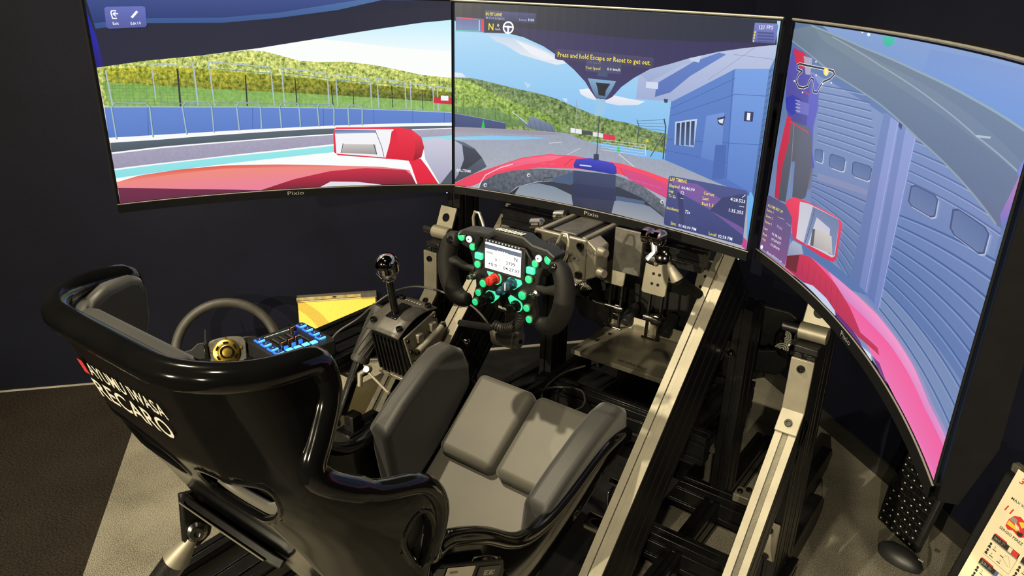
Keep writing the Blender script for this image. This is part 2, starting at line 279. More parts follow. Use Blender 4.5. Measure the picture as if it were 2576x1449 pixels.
# screen pictures: polygons, lines and lettering in 0.1 mm on each panel
SCREENS={'l':[
('P',[-3490,0,3490,0,3490,3930,-3490,3930],(36,38,58),(44,44,66),0),
('P',[-3468,3930,3205,3930,2047,3922,1147,3714,-49,3548,-1123,3452,-2493,3448,-3390,3355],(62,80,140),(30,52,112),0),
('P',[-3390,3355,-2493,3448,-1123,3452,-49,3548,1147,3714,2047,3922,1560,3913,-40,3647,-1112,3549,-2481,3534,-3401,3454],(78,112,165),(50,80,140),0),
('P',[-3490,3704,-3461,3524,-3397,3193,-3359,2724,-3357,2651,-3487,2641,-3490,3088],(30,44,190),(40,32,110),0),
('P',[-3484,2656,-2592,2760,-1642,2830,-491,2962,709,3149,1942,3349,2859,3490,3490,3558,3488,0,-3490,7],(250,252,250),(248,252,252),0),
('P',[709,3149,1942,3349,2859,3490,3490,3558,3490,2911,2344,2976,1517,3066],(196,238,252),(238,250,252),0),
('P',[-3484,2656,-2592,2760,-1642,2830,-726,2925,-418,2907,-112,2827,276,2713,676,2679,1249,2686,1828,2622,2329,2525,2838,2421,3490,2362,3490,1599,-3477,1897],(196,205,112),(160,180,84),1),
('P',[-3420,2639,-2396,2635,-1672,2585,-149,2413,1474,2234,3490,2056,3490,1816,1460,1941,-179,2074,-1719,2198,-3346,2378],(176,178,52),(78,92,42),1),
('P',[-3427,2382,-1719,2198,-179,2074,1460,1958,3490,1833,3490,1599,610,1725,-3386,1907],(126,172,80),(146,186,104),0.25),
('L',[-3366,2593,-3416,1939],0.7,(108,132,96)),
('L',[-3252,2584,-3299,1932],0.7,(108,132,96)),
('L',[-3136,2575,-3181,1925],0.7,(108,132,96)),
('L',[-3020,2567,-3062,1918],0.7,(108,132,96)),
('L',[-2903,2558,-2943,1911],0.7,(108,132,96)),
('L',[-2785,2549,-2823,1904],0.7,(108,132,96)),
('L',[-2666,2541,-2702,1898],0.7,(108,132,96)),
('L',[-2546,2532,-2580,1891],0.7,(108,132,96)),
('L',[-2426,2524,-2457,1885],0.7,(108,132,96)),
('L',[-2305,2516,-2333,1879],0.7,(108,132,96)),
('L',[-2182,2507,-2208,1872],0.7,(108,132,96)),
('L',[-2059,2499,-2083,1866],0.7,(108,132,96)),
('L',[-1936,2491,-1957,1860],0.7,(108,132,96)),
('L',[-1811,2482,-1830,1855],0.7,(108,132,96)),
('L',[-3408,2329,-1715,2237],0.6,(112,138,100)),
('L',[-3418,2270,-1722,2174],0.6,(112,138,100)),
('L',[-3427,2210,-1730,2112],0.6,(112,138,100)),
('L',[-3437,2151,-1738,2049],0.6,(112,138,100)),
('L',[-3446,2092,-1745,1986],0.6,(112,138,100)),
('L',[-3456,2032,-1753,1923],0.6,(112,138,100)),
('L',[-3465,1972,-1761,1859],0.6,(112,138,100)),
('L',[-2069,2595,-2107,1852],4.2,(46,56,60)),
('L',[-799,2441,-824,1814],3.4,(46,56,60)),
('L',[181,2336,179,1802],3,(46,56,60)),
('L',[915,2204,928,1753],2.6,(46,56,60)),
('L',[1367,2101,1365,1747],2,(46,56,60)),
('L',[2191,2183,2201,1724],2.2,(46,56,60)),
('L',[2848,2084,2858,1681],2,(46,56,60)),
('L',[-3326,1934,-3343,2607],3.4,(176,192,204)),
('L',[-2541,2014,-2530,2699,-1814,2635],2.6,(176,192,204)),
('L',[-1801,2741,-1764,2618,-1776,1860],3.6,(176,192,204)),
('L',[-1459,1839,-1478,2581,-1478,2712,-323,2592,-288,2456,-283,1806],3.0,(176,192,204)),
('L',[-75,1783,-72,2476,-87,2573,808,2451,849,2337,846,1771],3.0,(176,192,204)),
('L',[1028,1752,1021,2319,1011,2426,1697,2333,1743,2233,1746,1726],3.0,(176,192,204)),
('L',[1899,1708,1888,2249,1875,2341,2458,2268,2481,2200,2493,1689],3.0,(176,192,204)),
('L',[2606,1681,2593,2201,2586,2251,3057,2179,3082,2120,3102,1665],3.0,(176,192,204)),
('L',[3198,1657,3177,2129,3169,2180,3490,2142],3.0,(176,192,204)),
('L',[-1478,2581,-287,2464],2,(120,145,165)),
('L',[-72,2476,850,2345],2,(120,145,165)),
('L',[1021,2319,1744,2241],2,(120,145,165)),
('L',[1888,2249,2481,2200],2,(120,145,165)),
('L',[-1467,1903,-280,1838],2,(120,145,165)),
('L',[-78,1841,847,1797],2,(120,145,165)),
('L',[-2491,1949,-1781,1884],2,(120,145,165)),
('P',[3097,1950,3490,1937,3490,1799,3095,1821],(206,48,66),(206,48,66),0),
('P',[3254,1985,3419,1979,3418,1875,3253,1882],(240,245,248),(240,245,248),0),
('P',[-3473,1927,-1764,1836,611,1742,2303,1681,3490,1625,3490,1398,1430,1360,-244,1328,-1828,1314,-3088,1320,-3490,1330],(104,138,212),(92,126,200),0),
('L',[-3474,1920,-1765,1828,610,1734,3490,1617],1.6,(190,208,226)),
('L',[-724,1778,-763,1316],1,(62,84,150)),
('L',[718,1723,700,1332],1,(62,84,150)),
('L',[1788,1692,1782,1356],1,(62,84,150)),
('L',[2631,1655,2633,1368],1,(62,84,150)),
('L',[3320,1624,3327,1387],1,(62,84,150)),
('L',[-2705,1875,-2778,1313],1,(62,84,150)),
('P',[-3490,1330,-3088,1320,-1828,1314,-244,1328,1430,1360,3490,1398,3490,1327,1001,1299,579,1284,-1056,1247,-2593,1219,-3480,1227],(248,248,250),(248,248,250),0),
('P',[-3480,1227,-2593,1219,-1056,1247,579,1284,3490,1327,3490,1283,892,1172,-1071,1105,-2613,1075,-3488,1038],(92,108,120),(76,88,98),0),
('P',[-3486,1006,-2617,1043,-1074,1080,890,1146,3490,1265,3490,1070,895,946,-285,861,-1894,773,-3490,712],(172,168,190),(156,152,178),0.08),
('P',[-3490,679,-1898,748,-289,826,909,910,901,770,-301,688,-1916,598,-3490,518],(150,232,234),(140,222,228),0),
('P',[2811,1067,3490,1114,3490,1007,2827,1005],(150,220,232),(150,220,232),0),
('P',[2827,1005,3164,1059,3490,1007,3488,0,3206,0,2890,573],(206,204,222),(168,166,190),0),
('P',[3490,344,3488,0,3224,0],(80,88,104),(80,88,104),0),
('P',[-3490,437,-3061,528,-2304,580,-1445,596,-313,549,951,466,1908,412,2527,329,2671,0,483,0,-741,0,-3490,288],(240,142,120),(232,128,158),0),
('P',[-3490,437,-3061,528,-2304,580,-1445,596,-313,549,951,466,949,430,-318,488,-1452,528,-2314,497,-3072,455,-3490,372],(226,92,70),(240,150,140),0),
('P',[-3486,320,-2128,148,-697,0,484,0,2671,0,3488,0,3488,0,-3490,0],(118,44,76),(104,40,70),0),
('P',[-740,0,-7,205,771,347,1556,393,2438,330,2569,209,2671,0,1890,0,1356,0,-367,0],(206,44,72),(120,30,52),0),
('P',[541,0,773,112,1365,80,1892,0,1713,0],(226,222,232),(226,222,232),0),
('P',[2507,557,2783,591,2932,390,3178,0,2698,0,2574,411],(236,40,72),(222,30,60),0),
('P',[896,1241,959,1309,2290,1290,2595,1245,2811,1067,2868,844,2802,618,2622,529,2267,569,965,697,884,770],(238,54,76),(214,28,56),0),
('P',[2638,1200,2811,1067,2868,844,2802,618,2622,547,2673,844],(240,60,80),(150,16,40),0),
('P',[931,1267,2202,1247,2104,939,2004,618,933,733],(246,246,250),(240,240,246),0),
('P',[931,1258,1811,1233,1817,1172,926,1172],(92,112,160),(150,165,200),0),
('P',[1036,748,1082,941,1797,916,1814,693],(206,200,196),(150,148,150),0),
('L',[1036,748,1092,958],1.6,(60,62,72)),
('L',[1754,926,1814,693],2,(60,62,72)),
('L',[1802,1224,1926,870,1970,637],1.4,(40,42,56)),
('P',[2157,1203,2254,1238,2282,1026,2241,830,2083,832],(226,40,66),(226,40,66),0),
('L',[-3357,1287,-3354,1890,-3292,1977,-2743,1962,-2674,1889,-2696,1275],3.2,(164,190,200)),
('L',[-3343,1286,-3340,1889,-3278,1976,-2728,1961,-2660,1888,-2681,1274],1,(70,100,130)),
('L',[-2060,1288,-2077,1858,-2007,1934,-1579,1924,-1520,1841,-1537,1297],3.2,(164,190,200)),
('L',[-2045,1287,-2062,1857,-1992,1933,-1564,1923,-1505,1840,-1522,1296],1,(70,100,130)),
('L',[-1034,1312,-1036,1814,-981,1885,-612,1873,-564,1798,-586,1317],3.2,(164,190,200)),
('L',[-1018,1312,-1020,1813,-966,1884,-596,1872,-548,1797,-570,1316],1,(70,100,130)),
('L',[-179,1326,-180,1786,-134,1851,190,1843,218,1776,216,1329],3.2,(164,190,200)),
('L',[-163,1325,-164,1786,-118,1851,207,1843,234,1775,232,1329],1,(70,100,130)),
('L',[608,1335,595,1751,641,1817,906,1804,944,1736,919,1336],3.2,(164,190,200)),
('L',[624,1334,611,1750,658,1817,923,1804,960,1736,936,1335],1,(70,100,130)),
('L',[1241,1338,1238,1740,1283,1790,1519,1779,1542,1720,1523,1342],3.2,(164,190,200)),
('L',[1258,1337,1255,1740,1300,1790,1536,1779,1559,1719,1540,1341],1,(70,100,130)),
('P',[-3186,3718,-3143,3739,-2532,3755,-2488,3727,-2505,3412,-2538,3376,-3164,3353,-3206,3381],(104,114,190),(84,92,160),0),
('L',[-2999,3676,-3074,3669,-3087,3627,-3075,3536,-3001,3536],2.6,(252,252,255)),
('L',[-3049,3613,-2968,3620],2.6,(252,252,255)),
('L',[-3002,3655,-3056,3613,-3009,3571],2.2,(252,252,255)),
('L',[-2748,3549,-2635,3662],5,(252,252,255)),
('T', 'Exit', [-3086, 3423, -2984, 3426], (252, 252, 255), None),
('T', 'Edit UI', [-2780, 3421, -2607, 3427], (252, 252, 255), None)],
'c':[
('P',[-3490,0,3490,0,3490,3930,-3490,3930],(176,220,244),(70,160,234),0),
('P',[-2653,3315,-2461,3308,-2078,3294,-1653,3213,-1312,3094,-972,2978,-820,2884,-1047,2838,-1471,2905,-1898,2983,-2244,3141,-2502,3215],(196,212,232),(226,232,242),0),
('P',[-2035,3261,-1651,3160,-1310,3059,-1053,2937,-1303,2918,-1644,3000],(232,236,244),(232,236,244),0),
('P',[-498,2400,-313,2443,186,2382,636,2345,997,2336,846,2250,407,2191,-7,2221,-300,2260,-450,2316],(238,240,248),(214,222,238),0),
('P',[-3472,2511,-3275,2498,-3187,2428,-3473,2408],(220,228,240),(220,228,240),0),
('P',[-1794,2444,-1621,2404,-1703,2305],(180,214,240),(180,214,240),0),
('P',[-885,2200,-758,2194,-774,2120],(200,224,240),(200,224,240),0),
('P',[-3490,2395,-3011,2415,-2573,2362,-1961,2282,-1442,2236,-1011,2169,-580,2050,-152,1955,268,1899,680,1882,1173,1810,1612,1788,1655,1434,-3490,1325],(104,132,82),(126,150,84),1),
('P',[-3490,2387,-3098,2340,-2657,2184,-2216,2052,-1689,1933,-1163,1801,-811,1656,-1062,1512,-2561,1654,-3490,1724],(156,186,82),(110,146,64),1),
('P',[-3490,1784,-2431,1822,-2030,1669,-1587,1564,-2201,1457,-3490,1566],(112,150,84),(96,130,74),0.3),
('L',[-3407,2124,-3391,1635],1.3,(150,165,160)),
('L',[-3252,2039,-3234,1629],1.3,(70,84,82)),
('L',[-3097,2013,-3077,1604],1.3,(150,165,160)),
('L',[-2897,1972,-2876,1623],1.3,(70,84,82)),
('L',[-2733,1948,-2711,1600],1.3,(150,165,160)),
('L',[-2477,1913,-2453,1587],1.3,(70,84,82)),
('L',[-2322,1870,-2298,1603],1.3,(150,165,160)),
('L',[-2123,1832,-2098,1585],1.3,(70,84,82)),
('P',[-2056,1801,-1676,1593,-1595,1754,-1068,1625,-995,1483,-1408,1471,-1672,1497],(126,144,170),(92,108,136),0),
('L',[-1659,1709,-1585,1507],1,(70,84,104)),
('L',[-1527,1689,-1453,1503],1,(70,84,104)),
('L',[-1395,1670,-1322,1500],1,(70,84,104)),
('L',[-1264,1651,-1191,1497],1,(70,84,104)),
('L',[-1133,1632,-1061,1494],1,(70,84,104)),
('L',[-2056,1801,-1675,1574],2,(206,214,224)),
('P',[-3490,1625,-2203,1535,-2200,1387,-2824,1332,-3490,1325],(66,84,132),(56,72,116),0),
('L',[-3490,1629,-2203,1539],1.2,(150,165,200)),
('P',[-3490,1325,-2200,1411,-716,1499,-367,1415,489,1281,946,1263,1552,1294,2636,1100,3369,989,3490,0,-3490,0],(150,160,180),(176,178,188),0.07),
('P',[-3490,1305,-2111,1409,-800,1470,-1404,1375,-3490,1204],(150,140,156),(160,158,172),0),
('P',[-3478,1097,-2553,1230,-1490,1323,-1140,1336,-2016,1197,-3478,1035],(120,192,240),(150,205,240),0),
('L',[-1135,1237,-833,1296],2,(200,205,212)),
('L',[-688,1049,-397,1231],1.6,(206,208,214)),
('L',[513,1248,885,1054],1.8,(222,224,228)),
('P',[-2802,1374,-2755,1576,-2708,1372],(30,190,80),(30,190,80),0),
('P',[456,1276,488,1470,547,1283],(30,200,84),(30,200,84),0),
('P',[-646,1620,-381,1617,-375,1525,-639,1520],(232,234,238),(232,234,238),0),
('P',[-380,1606,-126,1606,-120,1530,-375,1525],(70,74,84),(70,74,84),0),
('P',[-117,1603,118,1598,125,1519,-111,1516],(226,226,232),(226,226,232),0),
('P',[118,1598,398,1601,406,1505,127,1490],(222,46,84),(222,46,84),0),
('L',[-539,2199,-520,1469],1.6,(150,160,170)),
('L',[-581,2068,-454,2071],1.2,(150,160,170)),
('L',[-2007,2352,-2000,2128],1.4,(170,180,180)),
('L',[74,1476,1083,1517],1.2,(206,212,222)),
('L',[78,1425,1089,1464],1.2,(206,212,222)),
('L',[82,1374,1094,1412],1.2,(206,212,222)),
('L',[86,1323,1100,1360],1.2,(206,212,222)),
('L',[90,1272,1105,1307],1.2,(206,212,222)),
('L',[1081,1534,1126,1310],2,(214,218,224)),
('L',[856,1947,1470,2057],0.9,(82,96,110)),
('L',[861,1902,1478,1990],0.9,(82,96,110)),
('L',[865,1857,1486,1923],0.9,(82,96,110)),
('L',[870,1813,1494,1856],0.9,(82,96,110)),
('L',[875,1768,1502,1789],0.9,(82,96,110)),
('L',[879,1722,1510,1721],0.9,(82,96,110)),
('L',[884,1677,1517,1654],0.9,(82,96,110)),
('L',[888,1632,1525,1586],0.9,(82,96,110)),
('L',[854,1974,919,1844,899,1524],2,(66,76,92)),
('L',[1441,2070,1497,1925,1511,1304],3.4,(58,66,84)),
('L',[1474,1785,1227,1310],2.2,(64,74,92)),
('P',[1091,1630,1151,1639,1157,1581,1106,1573],(236,190,60),(236,190,60),0),
('P',[1558,2403,2772,3132,3490,3556,3490,3133,3388,987,2636,1100,1543,1303],(94,136,206),(78,112,186),0),
('P',[2772,3132,3417,3172,3439,1054,2889,1192],(118,160,228),(86,124,198),0),
('P',[3416,3178,3490,3417,3490,3073,3490,966,3439,1054],(96,134,192),(64,92,146),0),
('L',[3417,3114,3490,3175],1.2,(54,78,128)),
('L',[3419,3018,3490,3076],1.2,(54,78,128)),
('L',[3421,2920,3490,2976],1.2,(54,78,128)),
('L',[3422,2823,3490,2876],1.2,(54,78,128)),
('L',[3424,2725,3490,2775],1.2,(54,78,128)),
('L',[3426,2626,3490,2673],1.2,(54,78,128)),
('L',[3428,2526,3490,2571],1.2,(54,78,128)),
('L',[3429,2427,3490,2468],1.2,(54,78,128)),
('L',[3431,2326,3490,2365],1.2,(54,78,128)),
('L',[3433,2225,3490,2261],1.2,(54,78,128)),
('L',[3435,2123,3490,2156],1.2,(54,78,128)),
('L',[3437,2021,3490,2050],1.2,(54,78,128)),
('L',[3439,1918,3490,1944],1.2,(54,78,128)),
('L',[3441,1815,3490,1837],1.2,(54,78,128)),
('L',[3442,1711,3490,1729],1.2,(54,78,128)),
('L',[3444,1607,3490,1621],1.2,(54,78,128)),
('L',[3446,1501,3490,1511],1.2,(54,78,128)),
('L',[3448,1395,3490,1401],1.2,(54,78,128)),
('L',[3450,1289,3490,1291],1.2,(54,78,128)),
('L',[3452,1182,3490,1179],1.2,(54,78,128)),
('L',[1570,2138,2842,2688],1,(60,90,160)),
('L',[2842,2688,3415,2729],1,(60,90,160)),
('L',[1552,1694,2864,1839],1,(60,90,160)),
('L',[2864,1839,3468,1911],1,(60,90,160)),
('L',[1554,2270,2800,2953],1,(60,90,160)),
('L',[1549,1486,2882,1483],1,(60,90,160)),
('L',[2741,3104,2887,1202],1.4,(66,98,170)),
('P',[2322,2241,2675,2354,2736,1456,2314,1479],(112,150,216),(92,128,200),0),
('P',[2594,1126,2578,1758,2797,1795,2851,1194],(70,104,176),(70,104,176),0),
('P',[794,2363,814,2871,1480,3206,3490,3567,3490,3359,3424,3173,2776,3108,1577,2405],(186,196,226),(158,172,212),0),
('P',[1202,2444,1213,2695,1936,3151,2419,3347,2565,3329,1895,2895,1519,2563],(96,128,198),(84,112,182),0),
('P',[824,2855,1773,3262,2096,3326,2042,3192,1615,3027,1037,2693],(176,190,222),(150,168,208),0),
('P',[989,2705,1250,2715,1252,2593,990,2588],(206,216,238),(206,216,238),0),
('P',[1843,3237,2090,3320,2048,3146,1861,3160],(196,206,232),(196,206,232),0),
('L',[2705,3341,3490,3331],1,(140,150,186)),
('L',[3098,3487,2270,2871],1,(140,150,186)),
('P',[1690,2047,2143,2167,2145,1646,1719,1624],(186,206,236),(160,186,224),0),
('P',[1724,2025,1795,2045,1829,1621,1754,1623],(40,52,84),(70,96,140),0),
('P',[1825,2051,1896,2071,1932,1638,1858,1639],(40,52,84),(70,96,140),0),
('P',[1926,2077,1996,2097,2035,1655,1961,1656],(40,52,84),(70,96,140),0),
('P',[2026,2104,2096,2123,2137,1671,2064,1673],(40,52,84),(70,96,140),0),
('P',[2546,2234,2706,2295,2681,2119,2583,2136],(52,60,92),(52,60,92),0),
('P',[2572,2205,2677,2246,2668,2155,2601,2165],(220,228,240),(220,228,240),0),
('P',[3069,2427,3244,2440,3250,2274,3078,2261],(44,54,98),(44,54,98),0),
('T', '1', [3131, 2287, 3194, 2291], (240, 244, 250), 16),
('P',[1399,2434,1488,2434,1484,2368,1418,2366],(54,64,90),(54,64,90),0),
('P',[-3490,1042,-3228,1008,-2955,896,-2772,714,-2651,524,-2814,421,-3490,41],(92,104,124),(52,60,76),0),
('P',[-3490,1042,-3274,943,-3228,619,-3366,269,-3490,84],(176,180,200),(140,146,168),0),
('P',[-3274,943,-3228,619,-3366,269,-3136,422,-2772,714,-2955,876],(58,68,86),(40,46,60),0),
('P',[-3490,31,-2997,315,-2316,608,-1782,839,-1123,1007,-515,1055,86,1056,592,1070,1136,1018,1714,945,1786,681,1162,775,570,852,-498,790,-1373,678,-2086,476,-2720,184,-3088,0,-3490,0],(246,74,104),(232,60,92),0),
('P',[-2315,588,-1781,815,-1122,980,-773,1010,-1029,884,-1643,719,-2403,454],(250,110,140),(240,80,110),0),
('P',[599,987,1145,936,1769,821,2586,641,3490,178,3490,0,2867,323,1804,540,787,780],(214,74,128),(196,66,134),0),
('L',[-739,811,-596,959,-490,1002],1.2,(160,30,60)),
('L',[558,980,720,823],1.2,(160,30,60)),
('L',[-1957,708,-1823,746],2,(206,110,170)),
('L',[785,798,911,795],2,(196,100,180)),
('L',[-1742,729,-1609,763],2,(206,110,170)),
('L',[945,786,1070,780],2,(196,100,180)),
('L',[-1528,751,-1396,781],2,(206,110,170)),
('L',[1104,775,1229,766],2,(196,100,180)),
('L',[-1315,773,-1184,800],2,(206,110,170)),
('L',[1262,765,1387,753],2,(196,100,180)),
('L',[-1104,795,-973,819],2,(206,110,170)),
('L',[1419,755,1544,740],2,(196,100,180)),
('P',[-2847,0,-2766,178,-2402,392,-1952,536,-1373,658,-495,752,531,809,1085,724,1605,498,1763,203,1680,35,1216,268,562,476,-304,512,-1360,380,-1895,177,-2072,0,-2394,0],(104,112,126),(72,80,94),0.5),
('P',[-2071,0,-1850,184,-1359,360,-480,522,552,587,1111,470,1638,211,1682,17,433,0,-978,0],(46,56,78),(34,42,60),0),
('P',[-1934,0,-1805,211,-1359,340,-955,325,-527,219,-479,0,-980,0],(122,138,158),(146,156,166),0),
('P',[452,264,826,376,1335,330,1663,180,1712,5,1119,0,452,13],(120,134,156),(150,156,166),0),
('P',[-1009,495,-494,733,-393,536,-562,430,-960,423],(70,92,124),(70,92,124),0),
('P',[526,393,1200,414,1188,337,535,299],(76,98,132),(76,98,132),0),
('L',[-1248,378,-1208,476,-1010,522],1.6,(20,24,32)),
('P',[-517,748,488,820,512,314,454,0,-479,0],(58,72,108),(36,44,76),0),
('P',[-499,479,492,539,503,274,-494,185],(44,54,92),(36,44,80),0),
('P',[-2636,112,-2644,84,-2667,64,-2695,60,-2719,73,-2728,99,-2719,127,-2697,147,-2668,151,-2645,137],(206,212,222),(206,212,222),0),
('P',[-2649,101,-2656,83,-2672,73,-2688,78,-2695,95,-2689,114,-2673,123,-2656,118],(70,78,92),(70,78,92),0),
('P',[-1553,488,-1561,461,-1583,441,-1610,437,-1633,450,-1643,475,-1635,502,-1614,521,-1586,525,-1563,512],(206,212,222),(206,212,222),0),
('P',[-1567,478,-1572,460,-1588,451,-1604,455,-1611,471,-1605,489,-1590,499,-1574,494],(70,78,92),(70,78,92),0),
('P',[1626,492,1621,467,1603,449,1578,443,1556,453,1546,475,1551,500,1569,518,1594,523,1616,513],(206,212,222),(206,212,222),0),
('P',[1615,482,1611,466,1597,456,1582,460,1575,474,1579,490,1592,499,1607,496],(70,78,92),(70,78,92),0),
('L',[-2847,0,-2811,130,-2676,335,-2314,547,-2001,670],2.4,(244,214,230)),
('P',[-517,883,-468,994,-128,1068,405,1047,482,986,507,849,425,820,-499,809],(64,72,200),(36,44,150),0),
('L',[-374,886,-94,899],3.2,(206,216,255)),
('L',[10,2276,13,1171],2.6,(60,72,96)),
('P',[-58,1161,59,1178,69,1053,-57,1033],(50,60,86),(50,60,86),0),
('P',[-93,2265,133,2272,119,1951,-100,1925],(150,196,230),(150,196,230),0),
('P',[-3490,3930,3434,3930,3490,3558,3360,3542,2896,3461,2417,3362,1855,3207,1422,3057,1050,2942,716,2745,455,2549,271,2339,154,2274,-94,2275,-228,2410,-364,2572,-627,2777,-972,2995,-1358,3179,-1826,3326,-2165,3378,-2760,3364,-3490,3582],(32,42,62),(44,42,78),0),
('P',[-2084,3506,-1165,3486,685,3451,2181,3504,3484,3595,2894,3470,2417,3365,1854,3213,1421,3067,1049,2949,716,2751,455,2556,270,2350,153,2281,-94,2282,-229,2417,-365,2579,-627,2784,-973,3006,-1358,3190,-1826,3337],(46,44,88),(58,54,104),0),
('P',[-3488,3930,3490,3930,3490,3930,246,3930,-3488,3930],(40,50,74),(34,46,66),0),
('P',[-307,2641,333,2646,240,2458,132,2289,-95,2289,-198,2448],(126,168,204),(80,110,150),0),
('P',[-117,2578,209,2586,119,2445,107,2339,-37,2341,-67,2461],(22,28,48),(22,28,48),0),
('P',[-87,2823,141,2820,126,2705,-86,2703],(60,80,120),(60,80,120),0),
('P',[-1084,3127,-1023,3149,1066,3146,1114,3127,1109,2964,1069,2944,-1011,2940,-1083,2963],(70,68,104),(58,56,96),0),
('P',[-364,3144,420,3146,425,2784,-378,2774],(66,66,104),(70,72,112),0),
('T', 'Press and hold Escape or Reset to get out.', [-1023, 3002, 1050, 3008], (248, 226, 60), 12),
('T', 'Your Speed', [-373, 2816, -38, 2824], (240, 220, 70), 7),
('T', '0.0 km/h', [115, 2831, 409, 2837], (236, 238, 244), 7),
('T', 'Pit Speed', [-308, 2932, -43, 2934], (110, 108, 140), 6),
('P',[-2732,3808,-1572,3796,-1555,3776,-1565,3610,-1585,3598,-2045,3607,-2743,3651],(70,80,126),(48,56,96),0),
('T', 'IN PIT LANE', [-2714, 3706, -2342, 3705], (252, 232, 70), 8),
('T', 'STOP ESTIMATE', [-2645, 3635, -2277, 3634], (150, 160, 200), 6),
('P',[-2662,3662,-2670,3647,-2688,3640,-2706,3645,-2713,3660,-2706,3675,-2688,3682,-2670,3677],(150,160,200),(150,160,200),0),
('T', 'Estimate', [-1937, 3643, -1762, 3642], (160, 170, 200), 5),
('T', '0:00', [-1737, 3643, -1595, 3639], (240, 242, 250), 7),
('P',[-3421,3650,-2755,3637,-2752,3371,-3422,3359],(84,96,146),(110,128,190),0),
('P',[-3395,3622,-2866,3610,-2864,3402,-3404,3389],(92,104,150),(112,134,186),0),
('L',[-3404,3633,-2891,3616],2.6,(230,66,100)),
('L',[-3413,3374,-2863,3387],2,(90,214,170)),
('L',[-2866,3610,-2863,3394],2,(190,240,236)),
('L',[-2789,3621,-2791,3384],5.5,(232,44,70)),
('T', 'N', [-2650, 3427, -2535, 3422], (250, 226, 50), 17),
('T', '0', [-2452, 3494, -2392, 3494], (236, 238, 246), 8),
('T', 'km/h', [-2484, 3432, -2370, 3431], (220, 224, 236), 5),
('P',[-2056,3501,-2059,3468,-2071,3438,-2091,3411,-2117,3390,-2148,3375,-2182,3369,-2215,3372,-2247,3382,-2275,3401,-2296,3426,-2310,3455,-2315,3487,-2311,3520,-2299,3550,-2279,3577,-2253,3598,-2222,3612,-2188,3618,-2155,3615,-2123,3605,-2096,3586,-2075,3562,-2061,3532],(246,248,252),(246,248,252),0),
('P',[-2088,3499,-2091,3475,-2100,3452,-2114,3432,-2134,3416,-2157,3405,-2182,3400,-2208,3402,-2232,3410,-2252,3424,-2268,3443,-2278,3465,-2282,3489,-2280,3513,-2270,3536,-2255,3556,-2236,3572,-2212,3583,-2187,3587,-2162,3585,-2139,3577,-2118,3563,-2102,3545,-2092,3523],(66,74,112),(66,74,112),0),
('L',[-2295,3510,-2076,3507],4,(246,248,252)),
('L',[-2185,3501,-2190,3380],5,(246,248,252)),
('P',[-2151,3503,-2156,3487,-2168,3474,-2184,3469,-2201,3473,-2214,3484,-2219,3499,-2215,3515,-2203,3528,-2186,3533,-2169,3529,-2156,3518],(246,248,252),(246,248,252),0),
('P',[3034,3876,3433,3886,3470,3861,3460,3579,3057,3570,3029,3597],(122,132,196),(92,100,168),0),
('T', '121 FPS', [3124, 3782, 3383, 3791], (244, 246, 252), 8),
('P',[3107,3741,3411,3745,3409,3716,3102,3712],(74,84,142),(74,84,142),0),
('L',[3062,3744,3061,3709],3,(240,220,80)),
('P',[3115,3693,3419,3697,3418,3669,3110,3664],(74,84,142),(74,84,142),0),
('L',[3060,3698,3059,3663],3,(240,220,80)),
('P',[3123,3645,3428,3650,3426,3622,3118,3615],(74,84,142),(74,84,142),0),
('L',[3057,3651,3056,3617],3,(240,220,80)),
('P',[3131,3596,3436,3602,3434,3574,3126,3567],(74,84,142),(74,84,142),0),
('L',[3055,3605,3054,3570],3,(240,220,80)),
('P',[1683,1000,1728,1026,3325,1072,3361,1037,3407,116,3369,64,1709,34,1679,80],(74,84,140),(52,64,118),0),
('P',[1713,952,2305,981,2913,785,3361,585,3396,252,2596,574,1939,748],(124,90,158),(110,84,156),0),
('P',[1900,740,2029,731,2137,144,2037,138],(52,58,104),(52,58,104),0),
('P',[2639,549,2866,842,3292,1005,3361,921,3393,388],(56,64,112),(56,64,112),0),
('T', 'LAP TIMING', [1716, 931, 2081, 947], (250, 230, 84), 9),
('T', 'Elapsed', [1718, 811, 1938, 819], (250, 230, 84), 8),
('T', '00:46:00', [1982, 818, 2274, 832], (244, 246, 252), 8),
('T', 'Lap', [1718, 710, 1823, 710], (250, 230, 84), 8),
('T', '12', [1983, 722, 2054, 723], (244, 246, 252), 8),
('T', 'To Go', [1722, 610, 1884, 608], (250, 230, 84), 8),
('T', '--', [1987, 623, 2051, 622], (244, 246, 252), 8),
('T', 'Current', [2468, 817, 2692, 825], (250, 230, 84), 8),
('T', '4:28.523', [3036, 826, 3341, 843], (244, 246, 252), 8),
('T', 'Last', [2462, 719, 2590, 723], (250, 230, 84), 8),
('T', '---', [3229, 746, 3333, 754], (244, 246, 252), 8),
('T', 'Best L 5', [2461, 613, 2706, 623], (250, 230, 84), 8),
('T', '1:35.355', [3037, 618, 3338, 633], (244, 246, 252), 8),
('T', 'Incidents', [1710, 367, 1979, 369], (250, 230, 84), 8),
('T', '72x', [2123, 376, 2235, 380], (244, 246, 252), 8),
('T', 'Sim:', [1835, 79, 1958, 82], (250, 230, 84), 8),
('T', '01:46:00 PM', [2008, 76, 2404, 82], (244, 246, 252), 8),
('T', 'Local:', [2686, 82, 2855, 87], (250, 230, 84), 8),
('T', '02:58 PM', [2887, 81, 3188, 98], (244, 246, 252), 8),
('L',[3267,933,3323,995],1.4,(244,246,252)),
('T', '@ALLTEAMS', [-3421, 330, -3043, 342], (236, 238, 242), 8),
('P',[-3180,0,-3088,17,-2856,0,-2865,0,-3134,0],(150,150,220),(150,150,220),0)],
'r':[
('P',[-3490,0,3490,0,3490,3930,-3490,3930],(84,112,164),(120,142,184),0),
('P',[-2796,3237,-347,2966,-321,595,-1950,958],(128,146,190),(92,118,166),0),
